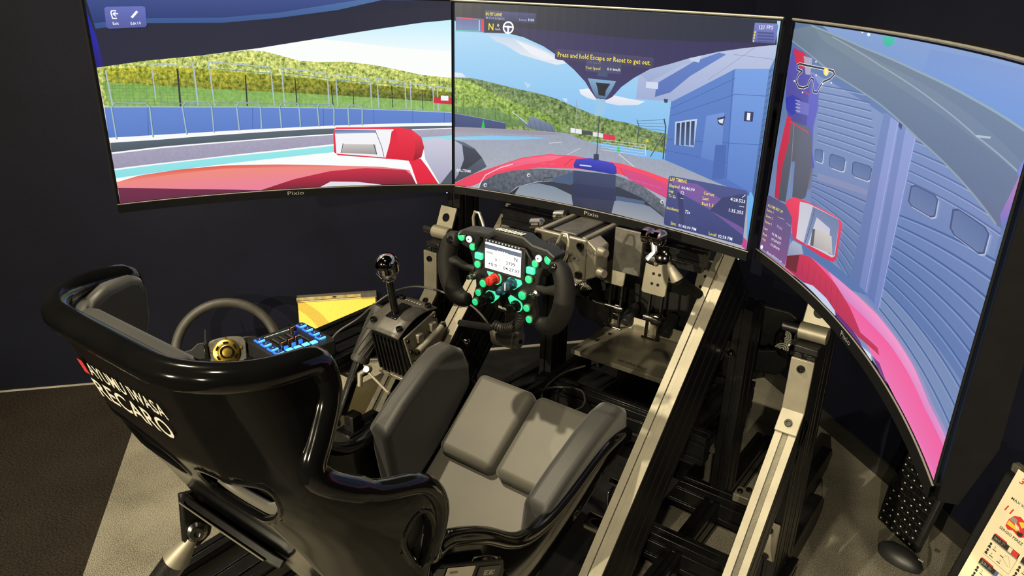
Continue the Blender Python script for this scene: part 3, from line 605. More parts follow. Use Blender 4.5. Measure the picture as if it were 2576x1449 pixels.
('P',[662,2912,3347,2589,3490,1097,608,945,550,1957],(116,138,184),(88,116,172),0),
('L',[-2479,3072,-905,3156],2.2,(86,106,152)),
('L',[-2445,2971,-829,3055],2.2,(86,106,152)),
('L',[-2410,2870,-753,2955],2.2,(86,106,152)),
('L',[-2376,2768,-677,2855],2.2,(86,106,152)),
('L',[-2341,2667,-601,2757],2.2,(86,106,152)),
('L',[-2306,2566,-524,2659],2.2,(86,106,152)),
('L',[-2271,2464,-446,2562],2.2,(86,106,152)),
('L',[-2236,2362,-368,2466],2.2,(86,106,152)),
('L',[-2201,2260,-290,2370],2.2,(86,106,152)),
('L',[-2473,3055,-896,3136],1.0,(160,174,206)),
('L',[-2438,2954,-821,3036],1.0,(160,174,206)),
('L',[-2404,2852,-745,2936],1.0,(160,174,206)),
('L',[-2369,2751,-668,2836],1.0,(160,174,206)),
('L',[-2334,2649,-591,2738],1.0,(160,174,206)),
('L',[-2299,2547,-514,2640],1.0,(160,174,206)),
('L',[-2264,2445,-437,2543],1.0,(160,174,206)),
('L',[-2229,2343,-359,2447],1.0,(160,174,206)),
('L',[-2193,2241,-281,2352],1.0,(160,174,206)),
('L',[-2176,1715,-214,1971],2.2,(72,98,148)),
('L',[-2144,1634,-213,1812],2.2,(72,98,148)),
('L',[-2113,1552,-211,1651],2.2,(72,98,148)),
('L',[-2082,1471,-210,1488],2.2,(72,98,148)),
('L',[-2050,1389,-209,1323],2.2,(72,98,148)),
('L',[-2018,1307,-208,1156],2.2,(72,98,148)),
('L',[-1987,1226,-206,987],2.2,(72,98,148)),
('L',[-1955,1144,-205,816],2.2,(72,98,148)),
('L',[-1922,1063,-203,643],2.2,(72,98,148)),
('L',[-2144,1702,-230,1940],1.0,(140,160,200)),
('L',[-2113,1620,-228,1781],1.0,(140,160,200)),
('L',[-2081,1539,-226,1619],1.0,(140,160,200)),
('L',[-2050,1457,-224,1456],1.0,(140,160,200)),
('L',[-2018,1376,-222,1291],1.0,(140,160,200)),
('L',[-1986,1295,-220,1123],1.0,(140,160,200)),
('L',[-1954,1213,-218,954],1.0,(140,160,200)),
('L',[-1922,1132,-216,783],1.0,(140,160,200)),
('L',[-1890,1051,-214,609],1.0,(140,160,200)),
('L',[594,2830,2107,2916],2.4,(84,104,152)),
('L',[617,2714,2431,2808],2.4,(84,104,152)),
('L',[640,2596,2752,2710],2.4,(84,104,152)),
('L',[664,2478,3070,2623],2.4,(84,104,152)),
('L',[687,2360,3384,2547],2.4,(84,104,152)),
('L',[614,2816,2119,2899],1.0,(156,170,204)),
('L',[637,2699,2443,2791],1.0,(156,170,204)),
('L',[660,2582,2765,2695],1.0,(156,170,204)),
('L',[684,2464,3082,2609],1.0,(156,170,204)),
('L',[707,2346,3397,2533],1.0,(156,170,204)),
('L',[693,1926,3490,2327],2.6,(64,92,146)),
('L',[693,1794,3490,2155],2.6,(64,92,146)),
('L',[693,1661,3490,1980],2.6,(64,92,146)),
('L',[693,1526,3490,1801],2.6,(64,92,146)),
('L',[693,1389,3490,1618],2.6,(64,92,146)),
('L',[692,1251,3490,1431],2.6,(64,92,146)),
('L',[692,1112,3490,1240],2.6,(64,92,146)),
('L',[692,971,3490,1045],2.6,(64,92,146)),
('L',[692,828,3490,846],2.6,(64,92,146)),
('L',[692,684,3490,642],2.6,(64,92,146)),
('L',[716,1908,3490,2304],1.1,(134,156,200)),
('L',[716,1776,3490,2131],1.1,(134,156,200)),
('L',[717,1642,3490,1955],1.1,(134,156,200)),
('L',[717,1507,3490,1774],1.1,(134,156,200)),
('L',[717,1370,3490,1590],1.1,(134,156,200)),
('L',[717,1232,3490,1403],1.1,(134,156,200)),
('L',[718,1092,3490,1211],1.1,(134,156,200)),
('L',[718,951,3490,1015],1.1,(134,156,200)),
('L',[718,808,3490,815],1.1,(134,156,200)),
('L',[718,663,3490,610],1.1,(134,156,200)),
('P',[-2006,1789,-186,1979,-179,1902,-1980,1688],(128,140,176),(128,140,176),0),
('P',[-1680,2125,-1615,2158,-1248,2184,-1175,2162,-1162,2020,-1227,1986,-1572,1959,-1647,1982],(176,188,214),(176,188,214),0),
('P',[-1718,2140,-1653,2172,-1286,2198,-1212,2176,-1200,2033,-1265,2000,-1611,1973,-1685,1996],(58,76,116),(58,76,116),0),
('P',[-1694,2135,-1634,2164,-1301,2188,-1234,2168,-1223,2038,-1282,2008,-1596,1983,-1664,2004],(84,108,154),(100,122,164),0),
('P',[-946,2180,-866,2216,-416,2259,-330,2239,-332,2093,-410,2056,-818,2016,-906,2037],(176,188,214),(176,188,214),0),
('P',[-984,2193,-903,2229,-453,2271,-367,2251,-369,2105,-448,2068,-855,2029,-943,2049],(58,76,116),(58,76,116),0),
('P',[-955,2189,-882,2222,-472,2260,-394,2242,-396,2108,-467,2075,-838,2040,-918,2059],(84,108,154),(100,122,164),0),
('P',[-2169,2091,-2139,2120,-1944,2146,-1901,2124,-1870,1982,-1900,1953,-2088,1944,-2132,1967],(176,188,214),(176,188,214),0),
('P',[-2208,2107,-2177,2136,-1983,2162,-1939,2139,-1908,1997,-1939,1968,-2127,1960,-2171,1983],(58,76,116),(58,76,116),0),
('P',[-2194,2102,-2166,2129,-1989,2152,-1950,2132,-1922,2002,-1949,1976,-2120,1969,-2160,1989],(84,108,154),(100,122,164),0),
('P',[857,2321,971,2364,1564,2406,1682,2380,1711,2199,1602,2154,1002,2112,879,2140],(176,188,214),(176,188,214),0),
('P',[822,2331,935,2373,1529,2414,1648,2388,1676,2206,1567,2161,966,2120,843,2149],(58,76,116),(58,76,116),0),
('P',[861,2325,964,2363,1504,2401,1612,2377,1638,2211,1538,2170,992,2134,881,2160],(84,108,154),(100,122,164),0),
('P',[2105,2401,2252,2445,3027,2492,3175,2467,3179,2278,3042,2229,2307,2179,2152,2209],(176,188,214),(176,188,214),0),
('P',[2071,2408,2218,2452,2995,2497,3142,2472,3147,2282,3009,2232,2273,2184,2117,2215],(58,76,116),(58,76,116),0),
('P',[2123,2401,2256,2441,2962,2483,3097,2460,3100,2286,2974,2242,2306,2199,2165,2227],(84,108,154),(100,122,164),0),
('P',[-354,3002,668,2902,717,641,-345,644],(140,154,206),(112,130,190),0),
('P',[-364,3001,-148,2976,-11,679,-345,644],(110,130,180),(92,114,170),0),
('P',[125,2952,331,2942,542,674,304,683],(116,134,186),(96,118,176),0),
('L',[82,2944,217,674],1.6,(170,182,224)),
('L',[642,2897,711,652],1.6,(170,182,224)),
('P',[113,2974,225,2958,218,2886,115,2914],(50,66,110),(50,66,110),0),
('P',[-2635,636,-1826,644,-228,691,748,709,333,695,-1828,115],(84,116,172),(84,116,172),0),
('P',[-3490,3930,-2091,3930,609,3930,3485,3930,3490,3387,3208,3426,1960,3506,334,3603,-1393,3739,-2972,3919],(132,160,208),(104,142,204),0),
('P',[507,3870,3094,3908,3358,3580,1949,3523,486,3620],(124,152,206),(110,146,208),0),
('P',[-3490,3929,-2632,3930,-2159,3782,-1210,3578,-2130,3400,-3148,3732],(92,120,150),(80,104,130),0),
('P',[-2972,3919,-1393,3739,334,3603,1960,3506,3486,3428,3490,3226,3391,2602,3236,2591,2570,2661,1955,2741,737,2882,-523,3087,-2089,3293,-3483,3646,-3480,3827],(112,130,148),(92,106,136),0),
('P',[-2837,3871,-765,3599,960,3444,2353,3308,3490,3190,3487,3089,2208,3150,505,3291,-1287,3493,-2548,3723],(120,138,150),(106,122,146),0),
('L',[-2970,3913,-1391,3735,337,3599,1963,3503,3387,3434],3,(142,164,176)),
('L',[-2282,3799,-743,3552,1029,3327,2178,3192,3368,3111],2.2,(150,162,176)),
('L',[-3481,3640,-2086,3288,-521,3082,739,2878,1957,2737,3236,2591],3,(136,152,160)),
('L',[2205,3192,2554,3243],2.6,(176,186,196)),
('P',[3261,2688,3428,3042,3490,3253,3490,3101,3490,2828,3391,2602],(206,120,170),(104,110,190),0),
('P',[3380,3097,3487,3317,3490,3195,3490,3062],(120,130,206),(120,130,206),0),
('P',[-3420,3546,-3071,3503,-2826,3322,-2588,2999,-2515,2712,-2501,2413,-3197,2378,-3397,2696,-3481,3156],(90,84,178),(76,74,150),0),
('P',[-3386,3534,-3036,3492,-2855,3407,-2884,3316,-3042,3238,-3289,3331],(206,44,74),(206,44,74),0),
('P',[-3051,3446,-2775,3439,-2746,3184,-2899,3180],(170,166,190),(170,166,190),0),
('P',[-3407,2726,-3214,2818,-2883,2775,-2783,2669,-3105,2490,-3318,2549],(54,60,170),(54,60,170),0),
('L',[-2874,2928,-2537,2858],2,(206,60,90)),
('P',[-2698,3220,-2432,3078,-2338,2741,-2382,2436,-2285,2091,-2128,1851,-2258,1757,-2508,2166,-2664,2688],(100,98,196),(84,82,170),0),
('P',[-2310,1807,-2148,1815,-2130,1509,-2223,1452,-2313,1586],(108,112,130),(108,112,130),0),
('P',[-3195,2411,-2496,2399,-2327,2204,-2197,1772,-2233,1337,-2371,1250,-2666,1215,-2768,1793,-2892,1765,-2859,1077,-3123,1036,-3171,1699],(96,100,114),(76,80,92),0),
('L',[-3004,2382,-2765,1204],2,(140,144,156)),
('P',[-3258,2464,-3125,2455,-3058,2117,-3151,1638,-3104,1041,-3246,1052,-3348,1725,-3290,2265],(206,44,78),(186,38,70),0),
('L',[-3148,2387,-2500,2322],2.2,(214,60,84)),
('P',[-3033,2752,-2624,2755,-2593,2579,-2987,2557],(110,110,190),(110,110,190),0),
('L',[-3076,2745,-2925,2750],2,(170,174,196)),
('L',[-3058,2692,-2907,2698],2,(170,174,196)),
('L',[-3040,2639,-2889,2645],2,(170,174,196)),
('L',[-3022,2586,-2871,2593],2,(170,174,196)),
('L',[-3131,3318,-3006,3314,-2072,3328,-2015,3288,-2117,3211,-2303,3142,-2393,3055,-2450,2959,-2560,2955,-2620,3053,-2624,3135,-2701,3143,-2753,3080,-2765,3010,-2888,2969,-3041,2960,-3145,3028,-3120,3138,-3020,3211,-3175,3229,-3184,3294,-3131,3318],5.5,(240,244,248)),
('L',[-3131,3318,-3006,3314,-2072,3328,-2015,3288,-2117,3211,-2303,3142,-2393,3055,-2450,2959,-2560,2955,-2620,3053,-2624,3135,-2701,3143,-2753,3080,-2765,3010,-2888,2969,-3041,2960,-3145,3028,-3120,3138,-3020,3211,-3175,3229,-3184,3294,-3131,3318],3.6,(34,36,44)),
('P',[-2200,3302,-2198,3279,-2208,3257,-2229,3241,-2258,3233,-2291,3234,-2322,3243,-2347,3261,-2362,3283,-2364,3307,-2354,3328,-2332,3344,-2303,3352,-2271,3351,-2240,3341,-2215,3324],(244,220,120),(244,220,120),0),
('P',[-2246,3297,-2246,3277,-2258,3263,-2280,3260,-2302,3270,-2315,3288,-2316,3308,-2303,3322,-2282,3325,-2260,3315],(250,240,200),(250,240,200),0),
('P',[-2617,3403,-2621,3393,-2636,3387,-2654,3389,-2664,3398,-2661,3409,-2646,3415,-2628,3412],(240,244,248),(240,244,248),0),
('P',[-2541,3210,-2544,3199,-2559,3193,-2577,3195,-2588,3204,-2585,3214,-2570,3221,-2552,3218],(240,244,248),(240,244,248),0),
('P',[-2870,2899,-2873,2887,-2889,2881,-2907,2883,-2917,2892,-2914,2903,-2899,2910,-2880,2908],(240,244,248),(240,244,248),0),
('P',[-2297,3111,-2300,3100,-2315,3094,-2333,3096,-2344,3105,-2341,3115,-2326,3122,-2308,3120],(240,244,248),(240,244,248),0),
('P',[-2042,3159,-2046,3149,-2060,3143,-2078,3144,-2088,3153,-2085,3163,-2071,3169,-2053,3168],(240,244,248),(240,244,248),0),
('P',[-3186,3038,-3190,3027,-3205,3020,-3224,3022,-3234,3032,-3231,3043,-3215,3050,-3197,3048],(240,244,248),(240,244,248),0),
('P',[-843,3913,-491,3930,-482,3877,-536,3818,-637,3800,-745,3820],(64,196,166),(50,186,156),0),
('P',[-1192,3912,-1194,3897,-1212,3887,-1239,3885,-1264,3892,-1279,3906,-1276,3921,-1259,3930,-1232,3930,-1206,3926],(236,240,244),(236,240,244),0),
('P',[-1399,3925,-1403,3915,-1421,3911,-1442,3913,-1453,3921,-1449,3930,-1431,3930,-1411,3930],(236,240,244),(236,240,244),0),
('P',[-3484,1010,-3436,1034,-2602,1035,-2542,1003,-2467,108,-2538,63,-3444,40,-3474,66],(84,84,128),(126,84,136),0),
('T', 'ALL-TIME BEST LAP', [-3422, 837, -2878, 867], (232, 220, 110), 6),
('T', 'Sector 1', [-3430, 750, -3194, 764], (232, 220, 110), 6),
('T', 'Sector 2', [-3425, 644, -3188, 657], (232, 220, 110), 6),
('T', 'Sector 3', [-3426, 536, -3187, 547], (232, 220, 110), 6),
('T', 'Last', [-3437, 409, -3296, 419], (232, 220, 110), 6),
('T', 'Best', [-3432, 302, -3289, 306], (232, 220, 110), 6),
('T', 'Opt', [-3431, 207, -3302, 214], (232, 220, 110), 6),
('T', '01:38.262', [-3132, 401, -2780, 421], (236, 234, 244), 6),
('T', '01:38.077', [-3116, 307, -2776, 325], (236, 234, 244), 6),
('T', '01:38.090', [-3112, 207, -2784, 223], (236, 234, 244), 6),
('T', '33.266', [-3007, 584, -2809, 586], (206, 170, 210), 6),
('T', '-.---', [-3007, 752, -2801, 768], (226, 224, 236), 6),
('T', '-.--', [-2691, 734, -2549, 732], (226, 224, 236), 6),
('T', 'Show reference car', [-3200, 31, -2636, 51], (232, 214, 232), 6),
('P',[-3358,92,-3360,68,-3379,46,-3407,36,-3435,41,-3450,60,-3448,84,-3429,106,-3401,116,-3374,110],(240,242,246),(240,242,246),0),
('P',[-2849,1046,-2807,1126,-2604,1233,-2278,1277,-1157,1347,-961,1328,-911,1277,-890,756,-966,692,-1327,632,-2364,574,-2431,602,-2553,899],(236,62,92),(214,46,84),0),
('P',[-2381,1221,-2073,1272,-1083,1331,-1005,1276,-944,797,-1024,743,-2032,631,-2294,614,-2335,967],(196,196,212),(206,204,214),0),
('P',[-1934,1265,-1081,1326,-1005,1276,-964,796,-1168,752,-1260,1119,-1751,1148,-1887,623,-2032,631],(110,126,164),(130,146,186),0),
('L',[-1862,1255,-1881,1044,-1972,659],1.6,(48,54,76)),
('P',[-1817,937,-1489,1013,-1166,1029,-1030,787,-1800,669],(206,200,196),(172,166,168),0),
('P',[-1817,937,-1729,959,-1688,686,-1800,669],(92,94,104),(92,94,104),0),
('P',[-2390,548,-2080,572,-1955,434,-2492,237,-2484,413],(170,178,200),(136,146,176),0),
('P',[-2491,236,-2026,433,-1731,497,-1061,511,-156,550,744,597,1532,598,2131,576,2799,492,3489,503,3490,0,2896,0,1841,0,1084,50,359,136,-867,88,-2011,23,-2521,15],(244,84,150),(232,112,176),0),
('P',[-1061,511,-156,550,744,597,1532,598,2131,576,2799,492,3489,503,3490,406,2739,387,2013,440,1341,452,499,402,-482,347],(246,150,200),(206,130,196),0),
('P',[-2489,27,-2491,236,-2026,433,-1731,497,-1255,468,-735,425,-141,315,346,159,965,237,1074,182,320,73,-557,53,-1223,64,-2011,23],(206,52,84),(178,44,86),0),
('P',[-2489,27,-2491,236,-2085,401,-2091,77],(110,34,50),(110,34,50),0),
('L',[-1931,374,-1895,137],1.6,(160,34,66)),
('L',[-1714,369,-1672,125],1.6,(160,34,66)),
('L',[-1498,367,-1450,116],1.6,(160,34,66)),
('L',[-1283,368,-1228,110],1.6,(160,34,66)),
('L',[-1069,370,-1008,107],1.6,(160,34,66)),
('L',[-856,375,-788,107],1.6,(160,34,66)),
('L',[-644,383,-570,110],1.6,(160,34,66)),
('P',[-1795,32,-1462,111,-953,115,-599,65,-544,0,-1039,0],(196,208,232),(196,208,232),0),
('P',[-575,61,100,70,411,45,521,0,33,0,-501,0],(96,40,120),(96,40,120),0),
('P',[472,17,813,62,888,2,753,0],(216,220,232),(216,220,232),0),
('P',[848,66,1127,100,1498,2,1208,0],(110,50,130),(110,50,130),0),
('P',[-3455,0,-2521,15,-2081,12,-2208,0,-3453,0],(226,120,150),(226,120,150),0)]}
# ------------------------------------------------------------------ room shell
DL=Vector((.6473,.7622,0)); ER=Vector((.7766,-.6300,0)); CN=Vector((-.191,1.362,0))   # wall directions, corner
NL=Vector((.7622,-.6473,0)); NR=Vector((-.63,-.7766,0))                                # inward normals
def slab(name,m,o,u,v,w,parent=None): return part(MB().prism([(0,0),(1,0),(1,1),(0,1)],o,u,v,w),name,m,parent,smooth=False)
B0=Vector((-1.303,-.419,0)); tB=(B0-CN).dot(-DL)           # seam between the two carpets
struct(slab('floor','carpet_grey',CN-ER*.2+DL*.2,-DL*(tB+.2),ER*9.4,Vector((0,0,-.03))))
struct(slab('floor_hall','carpet_brown',CN-ER*.2-DL*tB,-DL*6.4,ER*9.4,Vector((0,0,-.03))))
struct(slab('wall_left','wall',CN+DL*.1,-DL*9,Vector((0,0,3)),-NL*.1))
struct(slab('wall_right','wall',CN,ER*9,Vector((0,0,3)),-NR*.1))
struct(slab('ceiling','ceiling',CN-ER*.2+DL*.2+Vector((0,0,3)),-DL*9,ER*9.4,Vector((0,0,.05))))
struct(slab('baseboard_right','baseboard',CN+NR*.0,ER*9,Vector((0,0,.055)),NR*.008))
struct(slab('baseboard_left','trim_line',CN,-DL*9,Vector((0,0,.004)),NL*.006))
for i,(x,y,pw,ang,aim) in enumerate(LAMPS):
    t=thing('ceiling_spotlight',['ceiling spotlight directly above the seat','ceiling spotlight far back on the left','added ceiling spotlight to brighten the yellow card','ceiling spotlight behind the right monitor','added ceiling spotlight far back right to brighten the pedals','added ceiling spotlight to brighten the right carpet and strut'][i],'lamp',(x,y,3),'ceiling spotlights')
    p=Vector((x,y,2.86)); d=(Vector(aim)-p).normalized()
    part(MB().lathe([(.045,.0),(.05,.02),(.05,.12),(.03,.135)],p+d*.02,-d,24),'lamp_head','black_metal',t)
    part(MB().cyl((x,y,3),(x,y,2.9),.012,12),'stem','black_metal',t)
    ld=bpy.data.lights.new('bulb','SPOT'); ld.energy=pw; ld.color=(1,.87,.60); ld.spot_size=math.radians(ang); ld.spot_blend=.6; ld.shadow_soft_size=.035
    lo=bpy.data.objects.new('bulb',ld); COL.objects.link(lo); X,Y,Z=orient(-d); lo.parent=t
    lo.matrix_basis=Matrix.Translation(p+d*.03-Vector((x,y,3)))@Matrix(((X.x,Y.x,Z.x,0),(X.y,Y.y,Z.y,0),(X.z,Y.z,Z.z,0),(0,0,0,1)))
# ------------------------------------------------------------------ monitors
RAD=1.5; SW=.698; SH=.393
def srgb(c): return tuple(((x/255)/12.92 if x/255<=.04045 else ((x/255+.055)/1.055)**2.4) for x in c)
NS=32
def mon_pt(xm,ym,off,M):
    """xm,ym in metres on the screen (x from the middle), off towards the driver; piecewise-flat strips"""
    t=(xm/SW+.5)*NS; i=min(NS-1,max(0,int(math.floor(t)))); f=t-i
    def at(k):
        a=(k/NS-.5)*SW/RAD; r=RAD-off
        return Vector((r*math.sin(a),r*math.cos(a)-RAD,ym))
    return M@(at(i).lerp(at(i+1),f))
def build_picture(rows,M,name,parent):
    bm=bmesh.new(); cl=bm.loops.layers.float_color.new('Col'); lay=0
    def face(pts,cols):
        try: f=bm.faces.new([bm.verts.new((x,y,lay)) for x,y in pts])
        except ValueError: return
        for l,c in zip(f.loops,cols): l[cl]=c
    for it in rows:
        lay+=1e-5
        if it[0]=='P':
            q=it[1]; pts=[(q[i]/1e4,q[i+1]/1e4) for i in range(0,len(q),2)]
            cc=[pts[0]]
            for a in pts[1:]:
                if (abs(a[0]-cc[-1][0])+abs(a[1]-cc[-1][1]))>2e-4: cc.append(a)
            if len(cc)<3: continue
            pts=cc; y0=min(p[1] for p in pts); y1=max(p[1] for p in pts); a=srgb(it[2]); b=srgb(it[3])
            cols=[]
            for p in pts:
                t=(p[1]-y0)/max(1e-6,y1-y0); cols.append((*[b[k]+(a[k]-b[k])*t for k in range(3)],it[4]))
            face(pts,cols)
        elif it[0]=='L':
            q=it[1]; pts=[Vector((q[i]/1e4,q[i+1]/1e4)) for i in range(0,len(q),2)]; w=it[2]*.0004; c=(*srgb(it[3]),0)
            n=len(pts); closed=(pts[0]-pts[-1]).length<1e-5
            for i in range(n-1):
                d=pts[i+1]-pts[i]
                if d.length<1e-6: continue
                d.normalize(); nn=Vector((-d.y,d.x))*w; e=d*(w*.5)
                a=pts[i]-(e if i else e*0); b=pts[i+1]+(e if i<n-2 else e*0)
                lay+=1e-7; face([tuple(a-nn),tuple(b-nn),tuple(b+nn),tuple(a+nn)],[c]*4)
        else:
            _,s,q,col,h=it; a=Vector((q[0]/1e4,q[1]/1e4)); b=Vector((q[2]/1e4,q[3]/1e4)); vs,fs=text2d(s,1,True,1)
            x0=min(v[0] for v in vs); x1=max(v[0] for v in vs); d=(b-a); k=d.length/(x1-x0); d.normalize(); nn=Vector((-d.y,d.x)); hh=(h*.0008/.72) if h else k
            c=(*srgb(col),0); V=[bm.verts.new((*(a+d*((v[0]-x0)*k)+nn*(v[1]*hh)),lay)) for v in vs]
            for f in fs:
                try: g=bm.faces.new([V[i] for i in f])
                except ValueError: continue
                for l in g.loops: l[cl]=c
    for i in range(1,NS):
        bmesh.ops.bisect_plane(bm,geom=bm.verts[:]+bm.edges[:]+bm.faces[:],plane_co=((i/NS-.5)*SW,0,0),plane_no=(1,0,0),dist=1e-7)
    for i in range(1,10):
        bmesh.ops.bisect_plane(bm,geom=bm.verts[:]+bm.edges[:]+bm.faces[:],plane_co=(0,SH*i/10,0),plane_no=(0,1,0),dist=1e-7)
    bmesh.ops.triangulate(bm,faces=[f for f in bm.faces if len(f.verts)>4])
    # decide the strip by face so that shared positions stay on the right facet
    for v in bm.verts: v.co=mon_pt(v.co.x,v.co.y,.0012+v.co.z,M)
    bm.normal_update(); me=bpy.data.meshes.new(name); bm.to_mesh(me); bm.free()
    me.materials.append(MT['screen'])
    o=bpy.data.objects.new(name,me); return place(o,parent)
def monitor(key,M,label,taper):
    base=M@Vector((0,.03,0)); t=thing('curved_monitor',label,'monitor',base,'triple racing monitors')
    BT,BB,BS=.006,.019,.006
    # front bezel ring + back shell following the curve
    def P(x,y,d): 
        a=x/RAD; r=RAD-d; return M@Vector((r*math.sin(a),r*math.cos(a)-RAD,y))
    xs=[(-SW/2-BS)+(SW+2*BS)*i/32 for i in range(33)]
    body=MB(); rows=[]
    prof=[(-BB,-.003),(SH+BT,-.003),(SH+BT,-.018),(SH-.04,-.034),(.05,-.042),(-BB,-.022)]
    def tp(x):
        a=1.0
        if taper[0] and x<-.24: a=min(a,max(.12,(x+.355)/.115))
        if taper[1] and x>.24: a=min(a,max(.12,(.355-x)/.115))
        return a
    G=[[P(x,y,(d+.003)*tp(x)-.003 if d<-.003 else d) for y,d in prof+[prof[0]]] for x in xs]; body.grid(G)
    body.add(G[0][:6],[tuple(range(6))]); body.add(G[-1][:6],[tuple(range(6))])
    part(body,'back_shell','bezel',t,ang=30)
    fb=MB() # front lip at the bottom
    G=[[P(x,y,d) for y,d in [(-BB,-.004),(-BB,.006),(-.0025,.006),(-.0015,-.004)]] for x in xs]; fb.grid(G); part(fb,'chin_bezel','bezel',t,ang=30)
    ln=MB(); ln.tube([P(x,-.0015,.0045) for x in xs],.0011,6); part(ln,'bottom_trim','bezel_line',t)
    ln=MB(); ln.tube([P(x,SH+BT-.0015,.003) for x in xs],.0022,6)
    part(ln,'top_trim','bezel_line',t)
    for sx in (-1,1): part(MB().tube([P(sx*(SW/2+BS-.001),y,.003) for y in (0,.1,.2,.3,SH+BT)],.0016,6),'side_trim','bezel',t)
    build_picture(SCREENS[key],M,'screen_picture',t)
    # brand lettering on the chin
    a,b=P(-.0175,-.0135,.0066),P(.0175,-.0135,.0066); part(text_on('Pixio',a,b,M.to_3x3()@Vector((0,0,.0085)),bold=False),'brand_lettering','logo_grey',t,smooth=False)
    part(MB().lathe([(.0016,0),(.0012,.0012),(0,.0016)],P(SW/2-.012,-BB-.001,.003),(0,0,-1),10),'power_light','led_spot',t)
    # vesa plate and neck behind
    b=MB(); Rm=M.to_3x3(); c=M@Vector((0,.055,.19)); b.box(c,(.11,.016,.11),Rm); part(b,'mount_plate','black_metal',t,bevel=(.003,2))
    b=MB(); c=M@Vector((0,.085,.19)); b.box(c,(.06,.05,.06),Rm); part(b,'mount_neck','black_metal',t,bevel=(.004,2))
    return t
def MM(rot,x,y,z): return Matrix.Translation((x,y,z))@Matrix.Rotation(rot,4,'Z')
monitor('c',MM(0,0,0,.845),'centre curved monitor showing the pit lane, car nose and lap timing',(1,1))
monitor('r',MM(-.98738,.5864,-.2806,.8428),'right curved monitor showing garage shutters and pink bodywork',(1,0))
monitor('l',MM(.94852,-.5834,-.3017,.8474),'left curved monitor showing blue pit wall and red mirror',(0,1))
# ------------------------------------------------------------------ racing seat
ST=[ # rearY rearZ halfwidth | edge x y z
 (-1.018,0.929,0.118,0.185,-0.895,0.922),
 (-1.004,0.880,0.118,0.192,-0.889,0.881),
 (-0.975,0.790,0.122,0.198,-0.911,0.836),
 (-0.940,0.715,0.135,0.203,-0.925,0.796),
 (-0.905,0.650,0.150,0.226,-0.861,0.750),
 (-0.878,0.595,0.158,0.241,-0.797,0.730),
 (-0.850,0.540,0.162,0.240,-0.766,0.673),
 (-0.800,0.450,0.165,0.232,-0.779,0.603),
 (-0.725,0.360,0.168,0.214,-0.722,0.582),
 (-0.630,0.285,0.170,0.209,-0.632,0.525),
 (-0.520,0.245,0.170,0.207,-0.535,0.448),
 (-0.400,0.290,0.170,0.212,-0.435,0.447),
 (-0.270,0.375,0.168,0.220,-0.290,0.500),
 (-0.175,0.440,0.165,0.220,-0.205,0.490),
]
NST=len(ST)-1
def cr(a,b,c,d,t): return .5*((2*b)+(-a+c)*t+(2*a-5*b+4*c-d)*t*t+(-a+3*b-3*c+d)*t**3)
def stn(s):
    s=min(max(s,0),NST-1e-6); i=int(s); t=s-i
    q=[ST[min(max(k,0),NST)] for k in (i-1,i,i+1,i+2)]
    return [cr(*[z[j] for z in q],t) for j in range(6)]
def S(s,t):
    ry,rz,w,ex,ey,ez=stn(s); sg=1 if t>=0 else -1; t=abs(t); a=.46
    R=Vector((w,ry,rz)); Ed=Vector((ex,ey,ez))
    if t<=a: q=Vector((w*t/a*.93,ry,rz))
    else:
        u=(t-a)/(1-a); p0=Vector((w*.93,ry,rz)); k=R.lerp(Ed,.28); k.x=max(ex,w)+.012
        q=p0*(1-u)**2+k*(2*u*(1-u))+Ed*u*u
    q.x*=sg; return q
def SN(s,t):
    e=.02; a=S(s+e,t)-S(max(s-e,0),t); b=S(s,min(t+e,1))-S(s,max(t-e,-1)); n=a.cross(b)
    return n.normalized()
def inward(s,t):
    n=SN(s,t); c=Vector((0,stn(s)[4]+.1,stn(s)[5]+.1)); 
    return n if n.dot(c-S(s,t))>0 else -n
seat=thing('racing_seat','black glossy bucket seat with head wings and padded cushions','seat',(0,-.5,0))
HOLES=[(2.68,.36,.48,.29),(2.68,-.36,.48,.29),(5.65,.865,.62,.075),(5.65,-.865,.62,.075),(9.0,.80,.55,.13),(9.0,-.80,.55,.13)]   # s,t,ds,dt
def inhole(s,t,g=1.0):
    for hs,ht,ds,dt in HOLES:
        sk=-.75*(abs(t)-abs(ht)) if hs<4 else 0
        if abs((s-hs-sk)/(ds*g))**2.6+abs((t-ht)/(dt*g))**2.6<1: return True
    return False
nu,nv=156,112; sh=MB(); VI={}
for i in range(nu+1):
    for j in range(nv+1):
        s=NST*i/nu; t=-1+2*j/nv; VI[i,j]=len(sh.v); sh.v.append(S(s,t))
for i in range(nu):
    for j in range(nv):
        if inhole(NST*(i+.5)/nu,-1+2*(j+.5)/nv): continue
        sh.f.append((VI[i,j],VI[i+1,j],VI[i+1,j+1],VI[i,j+1]))
part(sh,'shell','gloss_shell',seat,ang=60,solid=.006)
def hole_curve(h,n=64):
    hs,ht,ds,dt=h; out=[]
    for k in range(n):
        a=2*PI*k/n; c,sn=math.cos(a),math.sin(a); e=2/2.6
        tt=ht+dt*math.copysign(abs(sn)**e,sn); sk=-.75*(abs(tt)-abs(ht)) if hs<4 else 0
        out.append((hs+sk+ds*math.copysign(abs(c)**e,c),tt))
    return out
for k,h in enumerate(HOLES):
    cv=hole_curve(h); ring=[S(s,t) for s,t in cv]
    part(MB().tube(ring,.0050,8,closed=True),'belt_slot_rim','gloss_shell',seat)
    fl=MB(); dep=.05 if k<2 else .018
    fl.grid([[p,p+inward(s,t)*dep*.5,p+inward(s,t)*dep] for p,(s,t) in zip(ring,cv)],closed_u=True); part(fl,'belt_slot_flange','gloss_shell',seat,ang=80,solid=.003)
